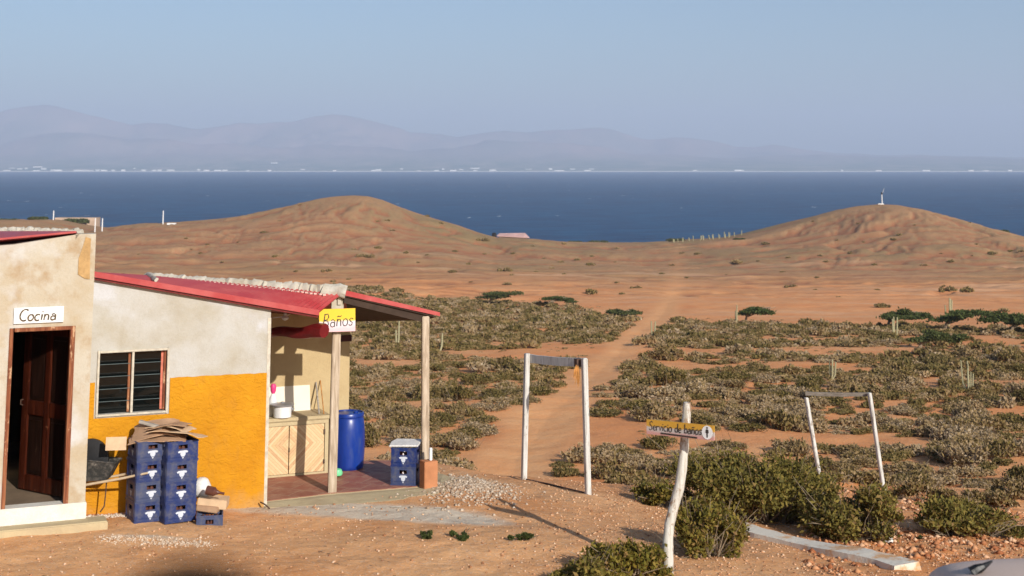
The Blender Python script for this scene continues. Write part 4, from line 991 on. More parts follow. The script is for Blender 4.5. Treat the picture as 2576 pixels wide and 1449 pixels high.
def build_crates():
    proto = make_crate(); used = [False]
    def place(x, y, z, rz, label, group):
        c = proto if not used[0] else copy_tree(proto); used[0] = True
        c.location = (x, y, z); c.rotation_euler = (0, 0, rz); c['label'] = label; c['group'] = group; return c
    # two columns of four against the yellow wall; the front faces the yard, the left side is in shade
    f0 = P(345, 1292, 15.95); f1 = P(416, 1297, 15.90); dirx = Vector((1.0, -.04, 0)).normalized(); rz = math.atan2(dirx.y, dirx.x)
    rz = math.radians(33); CN = Vector((-math.sin(rz), math.cos(rz), 0)); g = (P(380, 1296, 15.93)); ny = Vector((-dirx.y, dirx.x, 0))
    zg = min(gz(g.x, g.y), P(380, 1297, 15.93).z) + .0
    H = (P(380, 1108, 15.93).z - zg) / 4; sc = H / .245
    lev = ['bottom', 'second', 'third', 'top']
    for ci, cxp in enumerate((379, 455)):
        for k in range(4):
            fc = P(cxp - (3 - k) * .6, 1296, 15.90)
            p = fc + CN * .165 ; jx = random.uniform(-.006, .006)
            c = place(p.x + jx, p.y, zg + k * H, rz + random.uniform(-.012, .012), f"{'blue' } bottle crate, {['bottom', 'second from the bottom', 'third from the bottom', 'top'][k]} of the {'left' if ci == 0 else 'right'} column against the yellow wall", 'blue crates stacked against the yellow wall')
            c.scale = (.345 / .36 * 1.0, 1.0, sc)
    # further crate rows behind, seen along the shaded side
    p = P(518, 1298, 15.80); c = place(p.x, p.y + .20, gz(p.x, p.y + .1) - .13, .2, 'half-buried low blue crate lying at the right foot of the crate columns', 'blue crates stacked against the yellow wall'); c.scale = (.78, .8, .95)
    # two crates on the porch edge
    zf = floor_z(); fc = P(1018, 1211, 17.95)
    H2 = (P(1018, 1127, 17.95).z - zf) / 2
    for k in range(2):
        c = place(fc.x, fc.y + .16, zf + k * H2 + .001, -.12, ('lower' if k == 0 else 'upper') + ' blue crate of the pair at the outer porch corner', 'pair of blue crates on the porch'); c.scale = (.86, 1.0, H2 / .245)
    b = MB(); z = zf + 2 * H2 + .004
    m = Matrix.Rotation(-.10, 3, 'Z'); b.prism([Vector((fc.x, fc.y + .16, z)) + m @ Vector(q) for q in ((-.19, -.15, 0), (.18, -.16, .01), (.19, .15, .03), (-.15, .17, .025), (-.2, .05, .01))], (0, 0, .022)); tag(b.build('white_cloth', MAT['bag'], bevel=.008), 'folded white cloth lying on the upper porch crate', 'cloth')
    # cardboard on the left crates
    zt = zg + 4 * H; c0 = P(420, 1108, 15.95); rnd = random.Random(4)
    specs = [((-.12, .12, .004), (.62, .40), .10, (.02, .05), 'cardboard', 'brown cardboard sheet directly on top of the blue crates', .02),
             ((.10, .10, .035), (.58, .36), -.08, (-.04, -.06), 'cardboard2', 'pale buckled cardboard sheet over the right crate column', .035),
             ((-.16, .15, .055), (.50, .34), .22, (.05, .12), 'cardboard', 'bent cardboard sheet at the left of the cardboard heap', .05),
             ((.00, .20, .085), (.46, .34), -.15, (-.03, -.02), 'cardboard2', 'topmost flattened pale carton on the crate stack', .035),
             ((-.02, .16, .112), (.44, .30), .05, (.04, -.02), 'cardboard', 'thin brown carton just under the short plank', .025)]
    def sheet(c, w, d, rz_, tilt, bend, m, label, seedn):
        b = MB(); n = 8; R = Matrix.Rotation(rz_, 3, 'Z'); base = len(b.v); r = random.Random(seedn)
        jag = [[(r.random() - .5) * .03 for _ in range(n + 1)] for _ in range(4)]
        for lay in (0, .007):
            for i in range(n + 1):
                for j in range(n + 1):
                    u = i / n - .5; v = j / n - .5
                    x = u * w + (jag[0][j] if i == n else (jag[1][j] if i == 0 else 0)); y = v * d + (jag[2][i] if j == n else (jag[3][i] if j == 0 else 0))
                    z = -bend * (u * 2) ** 2 + tilt[0] * u + tilt[1] * v + .006 * math.sin(9 * u + 5 * v + seedn) + lay
                    b.v.append(c + R @ Vector((x, y, z)))
        N = (n + 1) ** 2
        for i in range(n):
            for j in range(n):
                a = i * (n + 1) + j; q = (a, a + n + 1, a + n + 2, a + 1); b.f.append(q); b.f.append(tuple(N + k for k in q[::-1]))
        rim = [i * (n + 1) for i in range(n + 1)] + [n * (n + 1) + j for j in range(1, n + 1)] + [i * (n + 1) + n for i in range(n - 1, -1, -1)] + [j for j in range(n - 1, 0, -1)]
        for a_, c_ in zip(rim, rim[1:] + rim[:1]): b.f.append((a_, c_, c_ + N, a_ + N))
        tag(b.build('cardboard_sheet', MAT[m]), label, 'cardboard', 'cardboard heaped on the crates')
    for k, (off, (w, d), r_, tilt, m, lab, bend) in enumerate(specs):
        sheet(Vector((c0.x, c0.y, zt)) + Vector(off) + Vector((0, 0, bend)), w, d, r_, tilt, bend, m, lab, k)
    p = P(292, 1116, 15.88)
    b = MB(); m = Matrix.Rotation(.15, 3, 'Z') @ Matrix.Rotation(math.radians(78), 3, 'X') @ Matrix.Rotation(.12, 3, 'Y')
    b.box(p, (.22, .14, .008), m=m); tag(b.build('cardboard_sheet', MAT['cardboard2']), 'cardboard flap hanging down at the left of the crate stack', 'cardboard', 'cardboard heaped on the crates')
    p = P(380, 1068, 16.08); b = MB(); m = Matrix.Rotation(-.1, 3, 'Z') @ Matrix.Rotation(.24, 3, 'Y'); b.box(p, (.27, .05, .03), m=m); tag(b.build('short_plank', MAT['greywood']), 'short grey plank lying on top of the cardboard heap', 'plank')
    # bag, brown jug and cartons right of the crates
    p = P(508, 1222, 16.25); b = MB(); b.lathe(p - Vector((0, 0, .12)), [(.06, 0), (.10, .05), (.105, .12), (.07, .19), (.03, .21)], 9); s = b.build('white_sack', MAT['bag'], smooth=True); tag(s, 'crumpled white sack stuffed behind the right crate column', 'sack')
    for k, (px, py, Y, sz_, r_, m, lab) in enumerate(((537, 1262, 16.18, (.32, .24, .10), .05, 'cardboard2', 'flat pale carton leaning on the yellow wall right of the crates'), (527, 1276, 16.12, (.24, .2, .06), -.12, 'cardboard', 'lower brown carton under the pale carton by the yellow wall'))):
        c = P(px, py, Y); b = MB(); b.box(c, sz_, m=Matrix.Rotation(r_, 3, 'Z') @ Matrix.Rotation(.10, 3, 'Y')); tag(b.build('carton', MAT[m], bevel=.006), lab, 'carton')
    p0 = P(520, 1233, 16.0); p1 = P(564, 1242, 15.98); b = MB(); b.tube([p0, p0.lerp(p1, .45), p0.lerp(p1, .55), p0.lerp(p1, .75), p1], [.05, .05, .03, .014, .014], 12); tag(b.build('brown_bottle', MAT['glassbrown'], smooth=True), 'brown glass bottle lying on the cartons beside the crates', 'bottle')

def build_wheelbarrow():
    Y = 15.98
    o = P(250, 1285, Y); o.z = gz(o.x, o.y)
    t = thing('wheelbarrow', 'cement-crusted black wheelbarrow with pale wooden handles between kitchen corner and crates', 'wheelbarrow', o)
    ax = Vector((1, .02, 0)).normalized(); ay = Vector((-ax.y, ax.x, 0))
    tr = P(291, 1166, Y - .08); tl = P(196, 1156, Y - .08); bl = P(204, 1212, Y - .04); br = P(268, 1208, Y - .04)
    b = MB(); d = ay * .26
    ring = [tl, tr, br, bl]
    for a, c in ((tl, bl), (tr, br)): pass
    e = .010
    b.prism([tl, tr, br, bl], ay * e)                                             # near side
    b.prism([tl + d, tr + d, br + d, bl + d], -ay * e)                            # far side
    b.prism([tr, tr + d, br + d, br], -ax * e); b.prism([tl, tl + d, bl + d, bl], ax * e); b.prism([bl, br, br + d, bl + d], Vector((0, 0, e)))
    b.tube([tl, tr, tr + d, tl + d, tl], .009, 6); b.build('tray', MAT['tray'], t)
    b = MB(); c = (tl + tr) / 2 + d * .5 + Vector((.02, 0, -.11))
    b.build('load', MAT['rubber'], t) if False else None
    for k in range(2):
        off = d * (0.02 if k == 0 else .9)
        b = MB(); b.tube([P(205, 1222, Y - .02) + off, P(300, 1205, Y - .09) + off, P(371, 1190, Y - .16) + off * .7], [.014, .014, .011], 7); b.build('handle', MAT['plank'], t)
    b = MB(); q = P(268, 1212, Y); b.tube([q, q + Vector((-.005, 0, -.12)), q + Vector((-.015, 0, -.26)), P(252, 1288, Y)], .008, 6); b.build('leg', MAT['steel'], t)
    # round black tub standing in the barrow, only its curve shows past the corner
    c = (tl + tr) / 2 + d * .5; b = MB(); m = Matrix.Rotation(math.radians(90), 3, 'X')
    cc = P(226, 1152, Y + .08); n = 28; rr = .20
    base = len(b.v)
    prof = [(0.0, rr * .55, .03), (0.02, rr, .0), (.06, rr, .0), (.10, rr * .9, 0), (.12, rr * .5, 0)]
    for yy, r, _ in prof:
        for k in range(n):
            th = 2 * math.pi * k / n; b.v.append(cc + Vector((r * math.cos(th), yy, r * math.sin(th))))
    for i in range(len(prof) - 1):
        for k in range(n): b.f.append((i * n + k, i * n + (k + 1) % n, (i + 1) * n + (k + 1) % n, (i + 1) * n + k))
    b.f.append(tuple(range(n - 1, -1, -1))); e_ = (len(prof) - 1) * n; b.f.append(tuple(range(e_, e_ + n)))
    tag(b.build('rubber_tyre', MAT['rubber'], smooth=True), 'black rubber tyre resting in the wheelbarrow against the yellow wall', 'tyre')

def build_gates():
    # first frame: whitewashed posts with a grey cross board
    rz = 0.5
    def frame(label, posts, beamp, group, wd, extra=None):
        o = P(*posts[0][0]); 
        t = thing('gate_frame', label, 'gate', (o.x, o.y, gz(o.x, o.y)), 0, group)
        for (bpx, bpy_, Y), (tpx, tpy, Y2) in posts:
            a = P(bpx, bpy_, Y); a.z = min(a.z, gz(a.x, a.y)) - .15; c = P(tpx, tpy, Y2); b = MB(); m = Matrix.Rotation(rz, 3, 'Z'); h = wd / 2
            n = 8; 
            for i in range(n):
                p0 = a.lerp(c, i / n); p1 = a.lerp(c, (i + 1) / n)
            b.prism([a + m @ Vector(q) for q in ((-h, -h, 0), (h, -h, 0), (h, h, 0), (-h, h, 0))], c - a)
            b.build('post', MAT['whitewood'], t, bevel=.007)
        (x0, y0, Y0), (x1, y1, Y1), hh = beamp
        p0 = P(x0, y0, Y0); p1 = P(x1, y1, Y1); b = MB(); n = 7; rnd = random.Random(2)
        up = []; dn = []
        for i in range(n + 1):
            p = p0.lerp(p1, i / n) + Vector((0, 0, -.012 * math.sin(math.pi * i / n))); up.append(p + Vector((0, 0, hh / 2 + .006 * rnd.random()))); dn.append(p - Vector((0, 0, hh / 2 + .006 * rnd.random())))
        b.prism(dn + up[::-1], (.01, .03, 0)); b.build('cross_board', MAT['whitewood'] if wd > .06 else MAT['dullwood'], t)
        return t
    t1 = frame('white-posted gate frame standing across the start of the dirt path', [((1317, 1213, 19.9), (1326, 889, 19.9)), ((1480, 1246, 18.8), (1470, 901, 18.8))], ((1332, 902, 19.9), (1462, 912, 18.88), .105), 'white-posted frames at the yard edge', .068)
    b = MB(); p = P(1455, 912, 18.9); b.box(p, (.09, .07, .10), .5); b.build('bracket', MAT['steel'], t1)
    t2 = frame('leaning white-posted gate frame behind the big bush at the right', [((2072, 1240, 22.6), (2028, 1000, 22.6)), ((2231, 1268, 22.3), (2187, 988, 22.3))], ((2026, 990, 22.65), (2192, 992, 22.35), .05), 'white-posted frames at the yard edge', .055)
    # bunch of dry leaves
    t = thing('dry_leaf_bunch', 'bunch of dry orange leaves hanging from the cross board of the path gate', 'dry leaves', P(1452, 925, 18.86))
    for i in range(9):
        x = 1452 + random.uniform(-7, 8); b = MB(); p0 = P(1452 + (x - 1452) * .3, 918, 18.86); L_ = random.uniform(30, 62)
        b.tube([p0, P(x, 918 + L_ * .5, 18.84), P(x + random.uniform(-4, 4), 918 + L_, 18.85)], [.008, .014, .003], 5, True, .35); b.build('leaf', MAT['straw'], t)
    # loose wire and sticks along the ground
    pts = [P(1320, 1208, 19.9), P(1380, 1212, 19.6), P(1430, 1220, 19.3), P(1478, 1232, 18.9)]
    for p in pts: p.z = gz(p.x, p.y) + .012
    b = MB(); b.tube(pts, .012, 5); tag(b.build('dark_stick', MAT['steel']), 'thin dark stick lying on the ground between the two path gate posts', 'stick')

def build_signpost():
    o = P(1680, 1462, 14.3); o.z = gz(o.x, o.y)
    t = thing('signpost', 'crooked whitewashed log post holding the long toilet sign', 'signpost', o)
    px = [(1680, 1466, .05), (1681, 1410, .048), (1680, 1360, .047), (1684, 1320, .046), (1696, 1272, .046), (1708, 1230, .045), (1716, 1180, .042), (1721, 1130, .040), (1723, 1090, .039), (1727, 1050, .038), (1729, 1012, .037)]
    pts = [P(a, c, 14.3) for a, c, r in px]; pts[0].z = o.z - .1
    b = MB(); fine = []; rr = []
    for i in range(len(pts) - 1):
        for k in range(3): fine.append(pts[i].lerp(pts[i + 1], k / 3)); rr.append((px[i][2] + (px[i + 1][2] - px[i][2]) * k / 3) * (1.13 + .10 * random.random()))
    fine.append(pts[-1]); rr.append(px[-1][2]); b.tube(fine, rr, 14, True, .9, .07); b.build('post', MAT['whitelog'], t, smooth=True)
    lo = P(1634, 1090, 14.37); up = P(1637, 1054, 14.37); ro = P(1803, 1107, 13.95)
    ex = (ro - lo); wid = ex.length; ex.normalize(); ez = (up - lo); hgt = ez.length; ez.normalize(); ez = (ez - ex * ez.dot(ex)).normalized(); nn = ex.cross(ez).normalized()
    sh = (P(1719, 1090, 14.24) - (lo + ex * wid * .5 + ez * hgt * .5)); lo = lo + nn * .06
    t2 = thing('toilet_sign', 'long tilted amber and pink sign reading Servicio de baños on the crooked white post', 'sign', lo)
    b = MB(); R = Matrix((ex, nn, ez)).transposed()
    # board in its own frame so the paint bands follow it
    me = MB(); me.prism([(0, 0, 0), (wid, 0, 0), (wid, 0, hgt), (0, 0, hgt)], (0, -.018, 0)); bo = me.build('board', MAT['sign_s'], None, local=True); bo.parent = t2
    bo.matrix_local = Matrix(((ex.x, nn.x, ez.x, 0), (ex.y, nn.y, ez.y, 0), (ex.z, nn.z, ez.z, 0), (0, 0, 0, 1)))
    _, ln = lettering('Servicio de baños', lo, ex, ez, nn, 1, 1); hh = hgt * .60; ws = wid * .80 / (ln * hh)
    b, _ = lettering('Servicio de baños', lo + ex * wid * .035 + ez * hgt * .30, ex, ez, nn, hh, ws, .0085, .05, .05); b.build('lettering', MAT['ink'], t2)
    b = MB(); b.prism([lo + ex * wid * .22 + ez * hgt * .10 + nn * .002, lo + ex * wid * .76 + ez * hgt * .03 + nn * .002, lo + ex * wid * .76 + ez * hgt * .13 + nn * .002, lo + ex * wid * .22 + ez * hgt * .20 + nn * .002], nn * .003); b.build('underline', MAT['ink'], t2)
    c = lo + ex * wid * .905 + ez * hgt * .50; b = MB(); b.prism([c + nn * .001 + ex * math.cos(k * .3927) * hgt * .42 + ez * math.sin(k * .3927) * hgt * .46 for k in range(16)], nn * .002); b.build('white_disc', MAT['white'], t2)
    b = MB(); s = hgt
    fig = [(-.05, -.34), (.05, -.34), (.06, -.05), (.13, -.02), (.10, .18), (.04, .22), (-.04, .22), (-.10, .18), (-.13, -.02), (-.06, -.05)]
    b.prism([c + nn * .0035 + ex * a * s + ez * d * s for a, d in fig], nn * .001); b.prism([c + nn * .0035 + ex * math.cos(k * .628) * s * .07 + ez * (.31 * s + math.sin(k * .628) * s * .07) for k in range(10)], nn * .001); b.build('person_symbol', MAT['ink'], t2)

def build_misc():
    km = Mt('dirt_covered_white_concrete', rough=.9, spec=.1); kc = km.noise(3.2, 7, .7, km.co('World')); kerbm = km.done(km.mix(km.gray(kc, .50, .60), (.70, .63, .52, 1), (.60, .34, .17, 1)), km.bump(km.noise(18, 5, .7, km.co('World')), .6, .015))
    # sunken white concrete channel edge
    ctr = [(1845, 1336, 17.7), (1920, 1352, 17.2), (2000, 1368, 16.8), (2080, 1386, 16.4), (2160, 1404, 16.0), (2230, 1420, 15.7), (2285, 1433, 15.4)]
    b = MB(); pts = []
    for a, c, Y in ctr:
        p = P(a, c, Y); p.z = gz(p.x, p.y); pts.append(p)
    fine = []
    for i in range(len(pts) - 1):
        for k in range(10): fine.append(pts[i].lerp(pts[i + 1], k / 10))
    fine.append(pts[-1]); rnd = random.Random(9); prev = None; base = 0
    for i, p in enumerate(fine):
        t_ = (fine[min(i + 1, len(fine) - 1)] - fine[max(i - 1, 0)]).normalized(); sd = Vector((-t_.y, t_.x, 0)); w = .12 + .06 * i / len(fine) + .010 * math.sin(i * .23); z = sum(gz(fine[min(max(i + q, 0), len(fine) - 1)].x, fine[min(max(i + q, 0), len(fine) - 1)].y) for q in range(-6, 7)) / 13
        b.v += [Vector((p.x, p.y, z - .1)) - sd * (w + .02), Vector((p.x, p.y, z + .07)) - sd * w , Vector((p.x, p.y, z + .075)) + sd * w * (.7 + .5 * float(vnoise(i * .27, 9, 4))), Vector((p.x, p.y, z - .1)) + sd * (w + .02)]
        if i:
            k = 4 * (i - 1)
            for q in range(3): b.f.append((k + q, k + q + 1, k + 5 + q, k + 4 + q))
    b.f.append((0, 1, 2, 3)); k = 4 * (len(fine) - 1); b.f.append((k + 3, k + 2, k + 1, k))
    tag(b.build('concrete_kerb', kerbm), 'broken whitewashed concrete kerb running down the red slope at lower right', 'kerb')
    # white scrap by the big bush
    for px, py, Y, lab in ((1664, 1203, 19.2, 'small white stone on the sand left of the big bush'), (2236, 1372, 17.2, 'crumpled white litter under the right end of the big bush'), (2195, 1128, 23.5, 'small white scrap among the shrubs by the leaning frame')):
        p = P(px, py, Y); p.z = gz(p.x, p.y) + .02; b = MB(); b.lathe(p, [(.03, -.01), (.055, .01), (.05, .04), (.02, .06)], 7); tag(b.build('white_scrap', MAT['bag']), lab, 'litter')
    # twig against the yellow corner
    p0 = P(655, 1263, 16.9); p1 = P(678, 1281, 16.8); p1.z = gz(p1.x, p1.y) + .01; p0.z = P(655, 1263, 16.9).z; b = MB(); b.tube([p0, p0.lerp(p1, .5) + Vector((0, 0, .01)), p1], .009, 5); tag(b.build('short_stick', MAT['steel']), 'short dark stick leaning at the foot of the yellow wall corner', 'stick')
    # planks lying on sand below the porch
    for a, c, Y, lab in (((983, 1252), (1010, 1262), 16.9, 'small pale plank on the sand below the porch edge'), ((1095, 1262), (1110, 1270), 16.8, 'short brown stick on the sand below the porch corner')):
        p0 = P(a[0], a[1], Y); p1 = P(c[0], c[1], Y); p0.z = gz(p0.x, p0.y) + .01; p1.z = gz(p1.x, p1.y) + .01; b = MB(); b.tube([p0, p1], .012, 5); tag(b.build('ground_stick', MAT['greywood']), lab, 'stick')
    # vehicle whose pale roof shows at lower right
    cx, cy = 3.1, 7.3; zg_ = gz(cx, cy)
    top = P(2480, 1414, cy + .3).z; hgt = top - zg_ - .055
    t = thing('parked_van', 'pale grey vehicle roof with a black aerial base, cut by the bottom right corner', 'van', (cx, cy, zg_), 0)
    van = MB(); secs = []
    def ring(y, w, zb, zt, top_w, crown=.05):
        return [(-w, y, zb), (-w * 1.03, y, zb + (zt - zb) * .4), (-w, y, zb + (zt - zb) * .52), (-top_w, y, zt - .09), (-top_w * .86, y, zt - .025), (-top_w * .45, y, zt - .004), (0, y, zt), (top_w * .45, y, zt - .004), (top_w * .86, y, zt - .025), (top_w, y, zt - .09), (w, y, zb + (zt - zb) * .52), (w * 1.03, y, zb + (zt - zb) * .4), (w, y, zb)]
    L = [(1.35, .80, .35, hgt * .52, .74), (1.30, .84, .28, hgt * .62, .78), (1.10, .88, .25, hgt * .90, .80), (.85, .89, .25, hgt * .985, .82), (.3, .89, .25, hgt, .83), (-1.0, .89, .25, hgt, .83), (-1.8, .89, .25, hgt * .97, .82), (-2.15, .88, .25, hgt * .88, .80), (-2.75, .86, .25, hgt * .55, .78), (-3.3, .82, .28, hgt * .48, .70), (-3.4, .76, .35, hgt * .38, .66)]
    van = MB(); n = 13
    for y, w, zb, zt, tw in L: van.v += [Vector((cx + a, cy + b_, zg_ + c)) for a, b_, c in ring(y, w, zb, zt, tw)]
    for i in range(len(L) - 1):
        for k in range(n - 1): van.f.append((i * n + k, i * n + k + 1, (i + 1) * n + k + 1, (i + 1) * n + k))
        van.f.append((i * n + n - 1, i * n, (i + 1) * n, (i + 1) * n + n - 1))
    van.f.append(tuple(range(n - 1, -1, -1))); e = (len(L) - 1) * n; van.f.append(tuple(range(e, e + n)))
    vm = Mt('dusty_pale_car_paint', (.62, .47, .38, 1), .6, .2)
    vo = van.build('body', vm.m, t, smooth=True); vo.data.shade_smooth(); vo.modifiers.new('sub', 'SUBSURF').levels = 2; vo.modifiers['sub'].render_levels = 2
    for sy_ in (.75, -2.5):
        for sx_ in (-.78, .78):
            b = MB(); m = []
            for yy in (0,): pass
            c = Vector((cx + sx_, cy + sy_, zg_ + .33)); n2 = 20; base = len(b.v)
            for xo, r in ((-.11, .22), (-.11, .32), (-.08, .34), (.08, .34), (.11, .32), (.11, .22)):
                for k in range(n2): b.v.append(c + Vector((xo, r * math.cos(2 * math.pi * k / n2), r * math.sin(2 * math.pi * k / n2))))
            for i in range(5):
                for k in range(n2): b.f.append((i * n2 + k, i * n2 + (k + 1) % n2, (i + 1) * n2 + (k + 1) % n2, (i + 1) * n2 + k))
            b.f.append(tuple(range(n2))); b.f.append(tuple(range(5 * n2, 6 * n2))); b.build('wheel', MAT['rubber'], t)
    for sx_ in (-1, 1):
        b = MB(); b.prism([(cx + sx_ * .872, cy + .7, zg_ + hgt * .60), (cx + sx_ * .872, cy - 1.7, zg_ + hgt * .60), (cx + sx_ * .845, cy - 1.6, zg_ + hgt * .86), (cx + sx_ * .845, cy + .6, zg_ + hgt * .86)], (sx_ * .02, 0, 0)); b.build('side_window', MAT['glass'], t)
    b = MB(); p = P(2460, 1440, 7.75); q = P(2492, 1420, 7.75)
    zr = top - .095
    b.tube([Vector((p.x - .03, p.y, zr)), Vector((p.x, p.y, zr + .02)), Vector((p.x + .03, p.y, zr + .032)), Vector((p.x + .085, p.y + .02, zr + .055))], [.035, .028, .018, .005], 8); b.build('aerial', MAT['black'], t)
    # rounded dark timber post end close to the camera, out of focus
    c = P(480, 1440, .47); b = MB(); b.lathe((c.x, c.y, c.z - 1.2), [(.028, 0), (.028, 1.178), (.025, 1.190), (.019, 1.197), (.010, 1.201), (.003, 1.202)], 24)
    tag(b.build('dark_post_top', plain_mat('brown_black_timber', (.02, .013, .008, 1), .95, .3, 9, .2, .05), smooth=True), 'blurred dark rounded post top poking up at the bottom left edge', 'post')

def build_yard():
    build_kitchen(); build_snack_house(); build_crates(); build_wheelbarrow(); build_gates(); build_signpost(); build_misc(); build_coast_things()

def build_coast_things():
    # low wall-like ruin and posts on the far left coast
    def at(px, Y, dz=0): p = P(px, 560, Y); p.z = gz(p.x, p.y) + dz; return p
    Y = 640
    c = at(190, Y); w = (P(240, 560, Y).x - P(135, 560, Y).x); zt = P(190, 549, Y).z; H = max(2.5, zt - c.z)
    t = thing('roofless_ruin', 'long low roofless ruin with pinkish walls on the left coast', 'ruin', c)
    m = plain_mat('pinkish_block_wall', (.50, .36, .26, 1), .9, .25, .3, .2, bd=.1)
    b = MB(); b.prism([(c.x - w / 2, Y, c.z - 2), (c.x + w / 2, Y, c.z - 2), (c.x + w / 2, Y, c.z + H), (c.x - w / 2, Y, c.z + H)], (0, 6, 0)); b.build('wall', m, t)
    b = MB(); 
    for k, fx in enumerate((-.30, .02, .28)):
        b = MB(); b.prism([(c.x + w * fx - 1.1, Y - .1, c.z), (c.x + w * fx + 1.1, Y - .1, c.z), (c.x + w * fx + 1.1, Y - .1, c.z + H * .55), (c.x + w * fx - 1.1, Y - .1, c.z + H * .55)], (0, .08, 0)); b.build('opening_shade', MAT['dark_in'], t)  # dark panels on the solid wall, colour standing for shade in openings
    for px, pt, Y, lab in ((135, 534, 600, 'thin pale pole in front of the roofless ruin'), (240, 549, 560, 'short pale pole right of the roofless ruin'), (258, 549, 560, 'white pole, the right one of the pair beside the ruin'), (411, 530, 575, 'tall white pole on the left flank of the left hill')):
        p = at(px, Y); z = P(px, pt, Y).z; p = Vector((P(px, pt, Y).x, Y, 0)); p.z = gz(p.x, Y); b = MB(); b.tube([(p.x, p.y, p.z - 1), (p.x, p.y, max(z, p.z + 4))], [.28, .22], 6); tag(b.build('pole', MAT['white']), lab, 'pole')
    p = at(432, 572); b = MB(); b.box((p.x, p.y, p.z + .2), (3.5, 1.5, .7)); tag(b.build('low_white_wall', MAT['white']), 'low white wall at the foot of the tall white pole', 'wall')
    # pink house with black tank in the saddle
    Y = 640; c = at(1290, Y); x0 = P(1250, 595, Y).x; x1 = P(1332, 600, Y).x; zt = P(1290, 590, Y).z; zb = P(1290, 606, Y).z
    t = thing('pink_roofed_house', 'low pink-roofed house in the saddle between the two hills', 'house', (c.x, Y, zb))
    b = MB(); b.prism([(x0 + 1, Y, zb - 3), (x1 - 1, Y, zb - 3), (x1 - 1, Y, zt - 1.0), (x0 + 1, Y, zt - .6)], (0, 7, 0)); b.build('wall', plain_mat('cream_house_wall', (.62, .5, .38, 1), .9, .15, .3), t)
    b = MB(); b.prism([(x0, Y - 1, zt - .7), (x1, Y - 1, zt - 1.5), (x1 - 2, Y + 4, zt + .3), (x0 + 1, Y + 4, zt + .1)], (0, 0, .25)); b.build('roof', plain_mat('faded_pink_roof', (.62, .38, .34, 1), .8, .2, .3), t)
    p = P(1243, 593, Y - 2); b = MB(); b.lathe((p.x, p.y, p.z - 1.2), [(.9, 0), (1.0, .3), (1.0, 2.2), (.5, 2.6)], 14); tag(b.build('water_tank', MAT['black']), 'black water tank beside the pink-roofed house', 'water tank')
    # mast on the right hill
    p = Vector((P(2219, 510, 600).x, 600, 0)); p.z = gz(p.x, 600)
    t = thing('summit_mast', 'thin white mast with a dark head on top of the right hill', 'mast', p)
    zt = P(2219, 489, 600).z; b = MB(); b.tube([(p.x, p.y, p.z - .5), (p.x, p.y, zt)], [.22, .2], 8); b.build('pole', MAT['white'], t)
    b = MB(); b.tube([(p.x, p.y, zt), (p.x, p.y, zt + .9)], [.35, .35], 8); b.build('dark_head', MAT['black'], t)
    b = MB(); b.tube([(p.x + .3, p.y, zt + .5), (p.x + 1.1, p.y, P(2224, 474, 600).z)], [.09, .05], 5); b.build('whip', MAT['white'], t)
    b = MB(); b.box((p.x - .6, p.y, p.z + .15), (2.4, 1.2, .4)); b.build('footing', MAT['white'], t)
# ================================================================== VEGETATION AND STONES
def leaf_cloud(rs, cen, rad, n, leaf, shell=.55, asp=1.7, up=.3):
    """n small leaf quads spread through ellipsoid clumps; cen (k,3) rad (k,3)"""
    w = (rad[:, 0] * rad[:, 1] + rad[:, 0] * rad[:, 2]); k = rs.choice(len(cen), n, p=w / w.sum())
    d = rs.normal(size=(n, 3)); d[:, 2] = np.abs(d[:, 2]) - .35 * rs.random(n); d /= np.linalg.norm(d, axis=1)[:, None]
    r = (1 - shell * rs.random(n) ** 1.3) * (1 + .22 * rs.normal(size=n) * .6)
    c = cen[k] + d * r[:, None] * rad[k]; c[:, 2] = np.abs(c[:, 2])
    a = d * .6 + rs.normal(size=(n, 3)) * .7; a[:, 2] += up; a /= np.linalg.norm(a, axis=1)[:, None]
    b = np.cross(a, rs.normal(size=(n, 3))); b /= np.linalg.norm(b, axis=1)[:, None]
    s = leaf * (.6 + .8 * rs.random(n))
    A = a * (s * asp / 2)[:, None]; B = b * (s / 2)[:, None]
    v = np.stack([c - A - B * .5, c - A * .2 + B, c + A, c - A * .2 - B], 1).reshape(-1, 3)
    return v
def twig_cloud(rs, n, R, H, w, spread=1.0, up=.5):
    a = rs.random(n) * 2 * math.pi; q = np.sqrt(rs.random(n)) * R
    base = np.stack([np.cos(a) * q * .55, np.sin(a) * q * .55, np.zeros(n)], 1)
    d = np.stack([np.cos(a) * spread * (.5 + rs.random(n)), np.sin(a) * spread * (.5 + rs.random(n)), up + rs.random(n)], 1)
    d += rs.normal(size=(n, 3)) * .3; d[:, 2] = np.abs(d[:, 2]); d /= np.linalg.norm(d, axis=1)[:, None]
    L = H * (.5 + .7 * rs.random(n)); tip = base + d * L[:, None]; tip[:, 2] = np.minimum(tip[:, 2], H * 1.1)
    s = np.cross(d, rs.normal(size=(n, 3))); s /= np.linalg.norm(s, axis=1)[:, None]; s *= w / 2
    mid = (base + tip) / 2 + rs.normal(size=(n, 3)) * L[:, None] * .06
    return np.concatenate([np.stack([base - s, base + s, mid + s * .8, mid - s * .8], 1).reshape(-1, 3), np.stack([mid - s * .8, mid + s * .8, tip + s * .35, tip - s * .35], 1).reshape(-1, 3)])
def quads(v): return np.arange(len(v)).reshape(-1, 4)
def clumps(rs, R, H, k, flat=1.0):
    a = rs.random(k) * 2 * math.pi; q = np.sqrt(rs.random(k)) * R * .72
    c = np.stack([np.cos(a) * q, np.sin(a) * q * .8, H * (.18 + .34 * rs.random(k)) * (1 - .5 * (q / R) ** 2)], 1)
    r = np.stack([R * (.22 + .25 * rs.random(k)), R * (.22 + .25 * rs.random(k)), H * (.30 + .30 * rs.random(k)) * (1 - .45 * (q / R) ** 2)], 1)
    return c, r
VEG = []
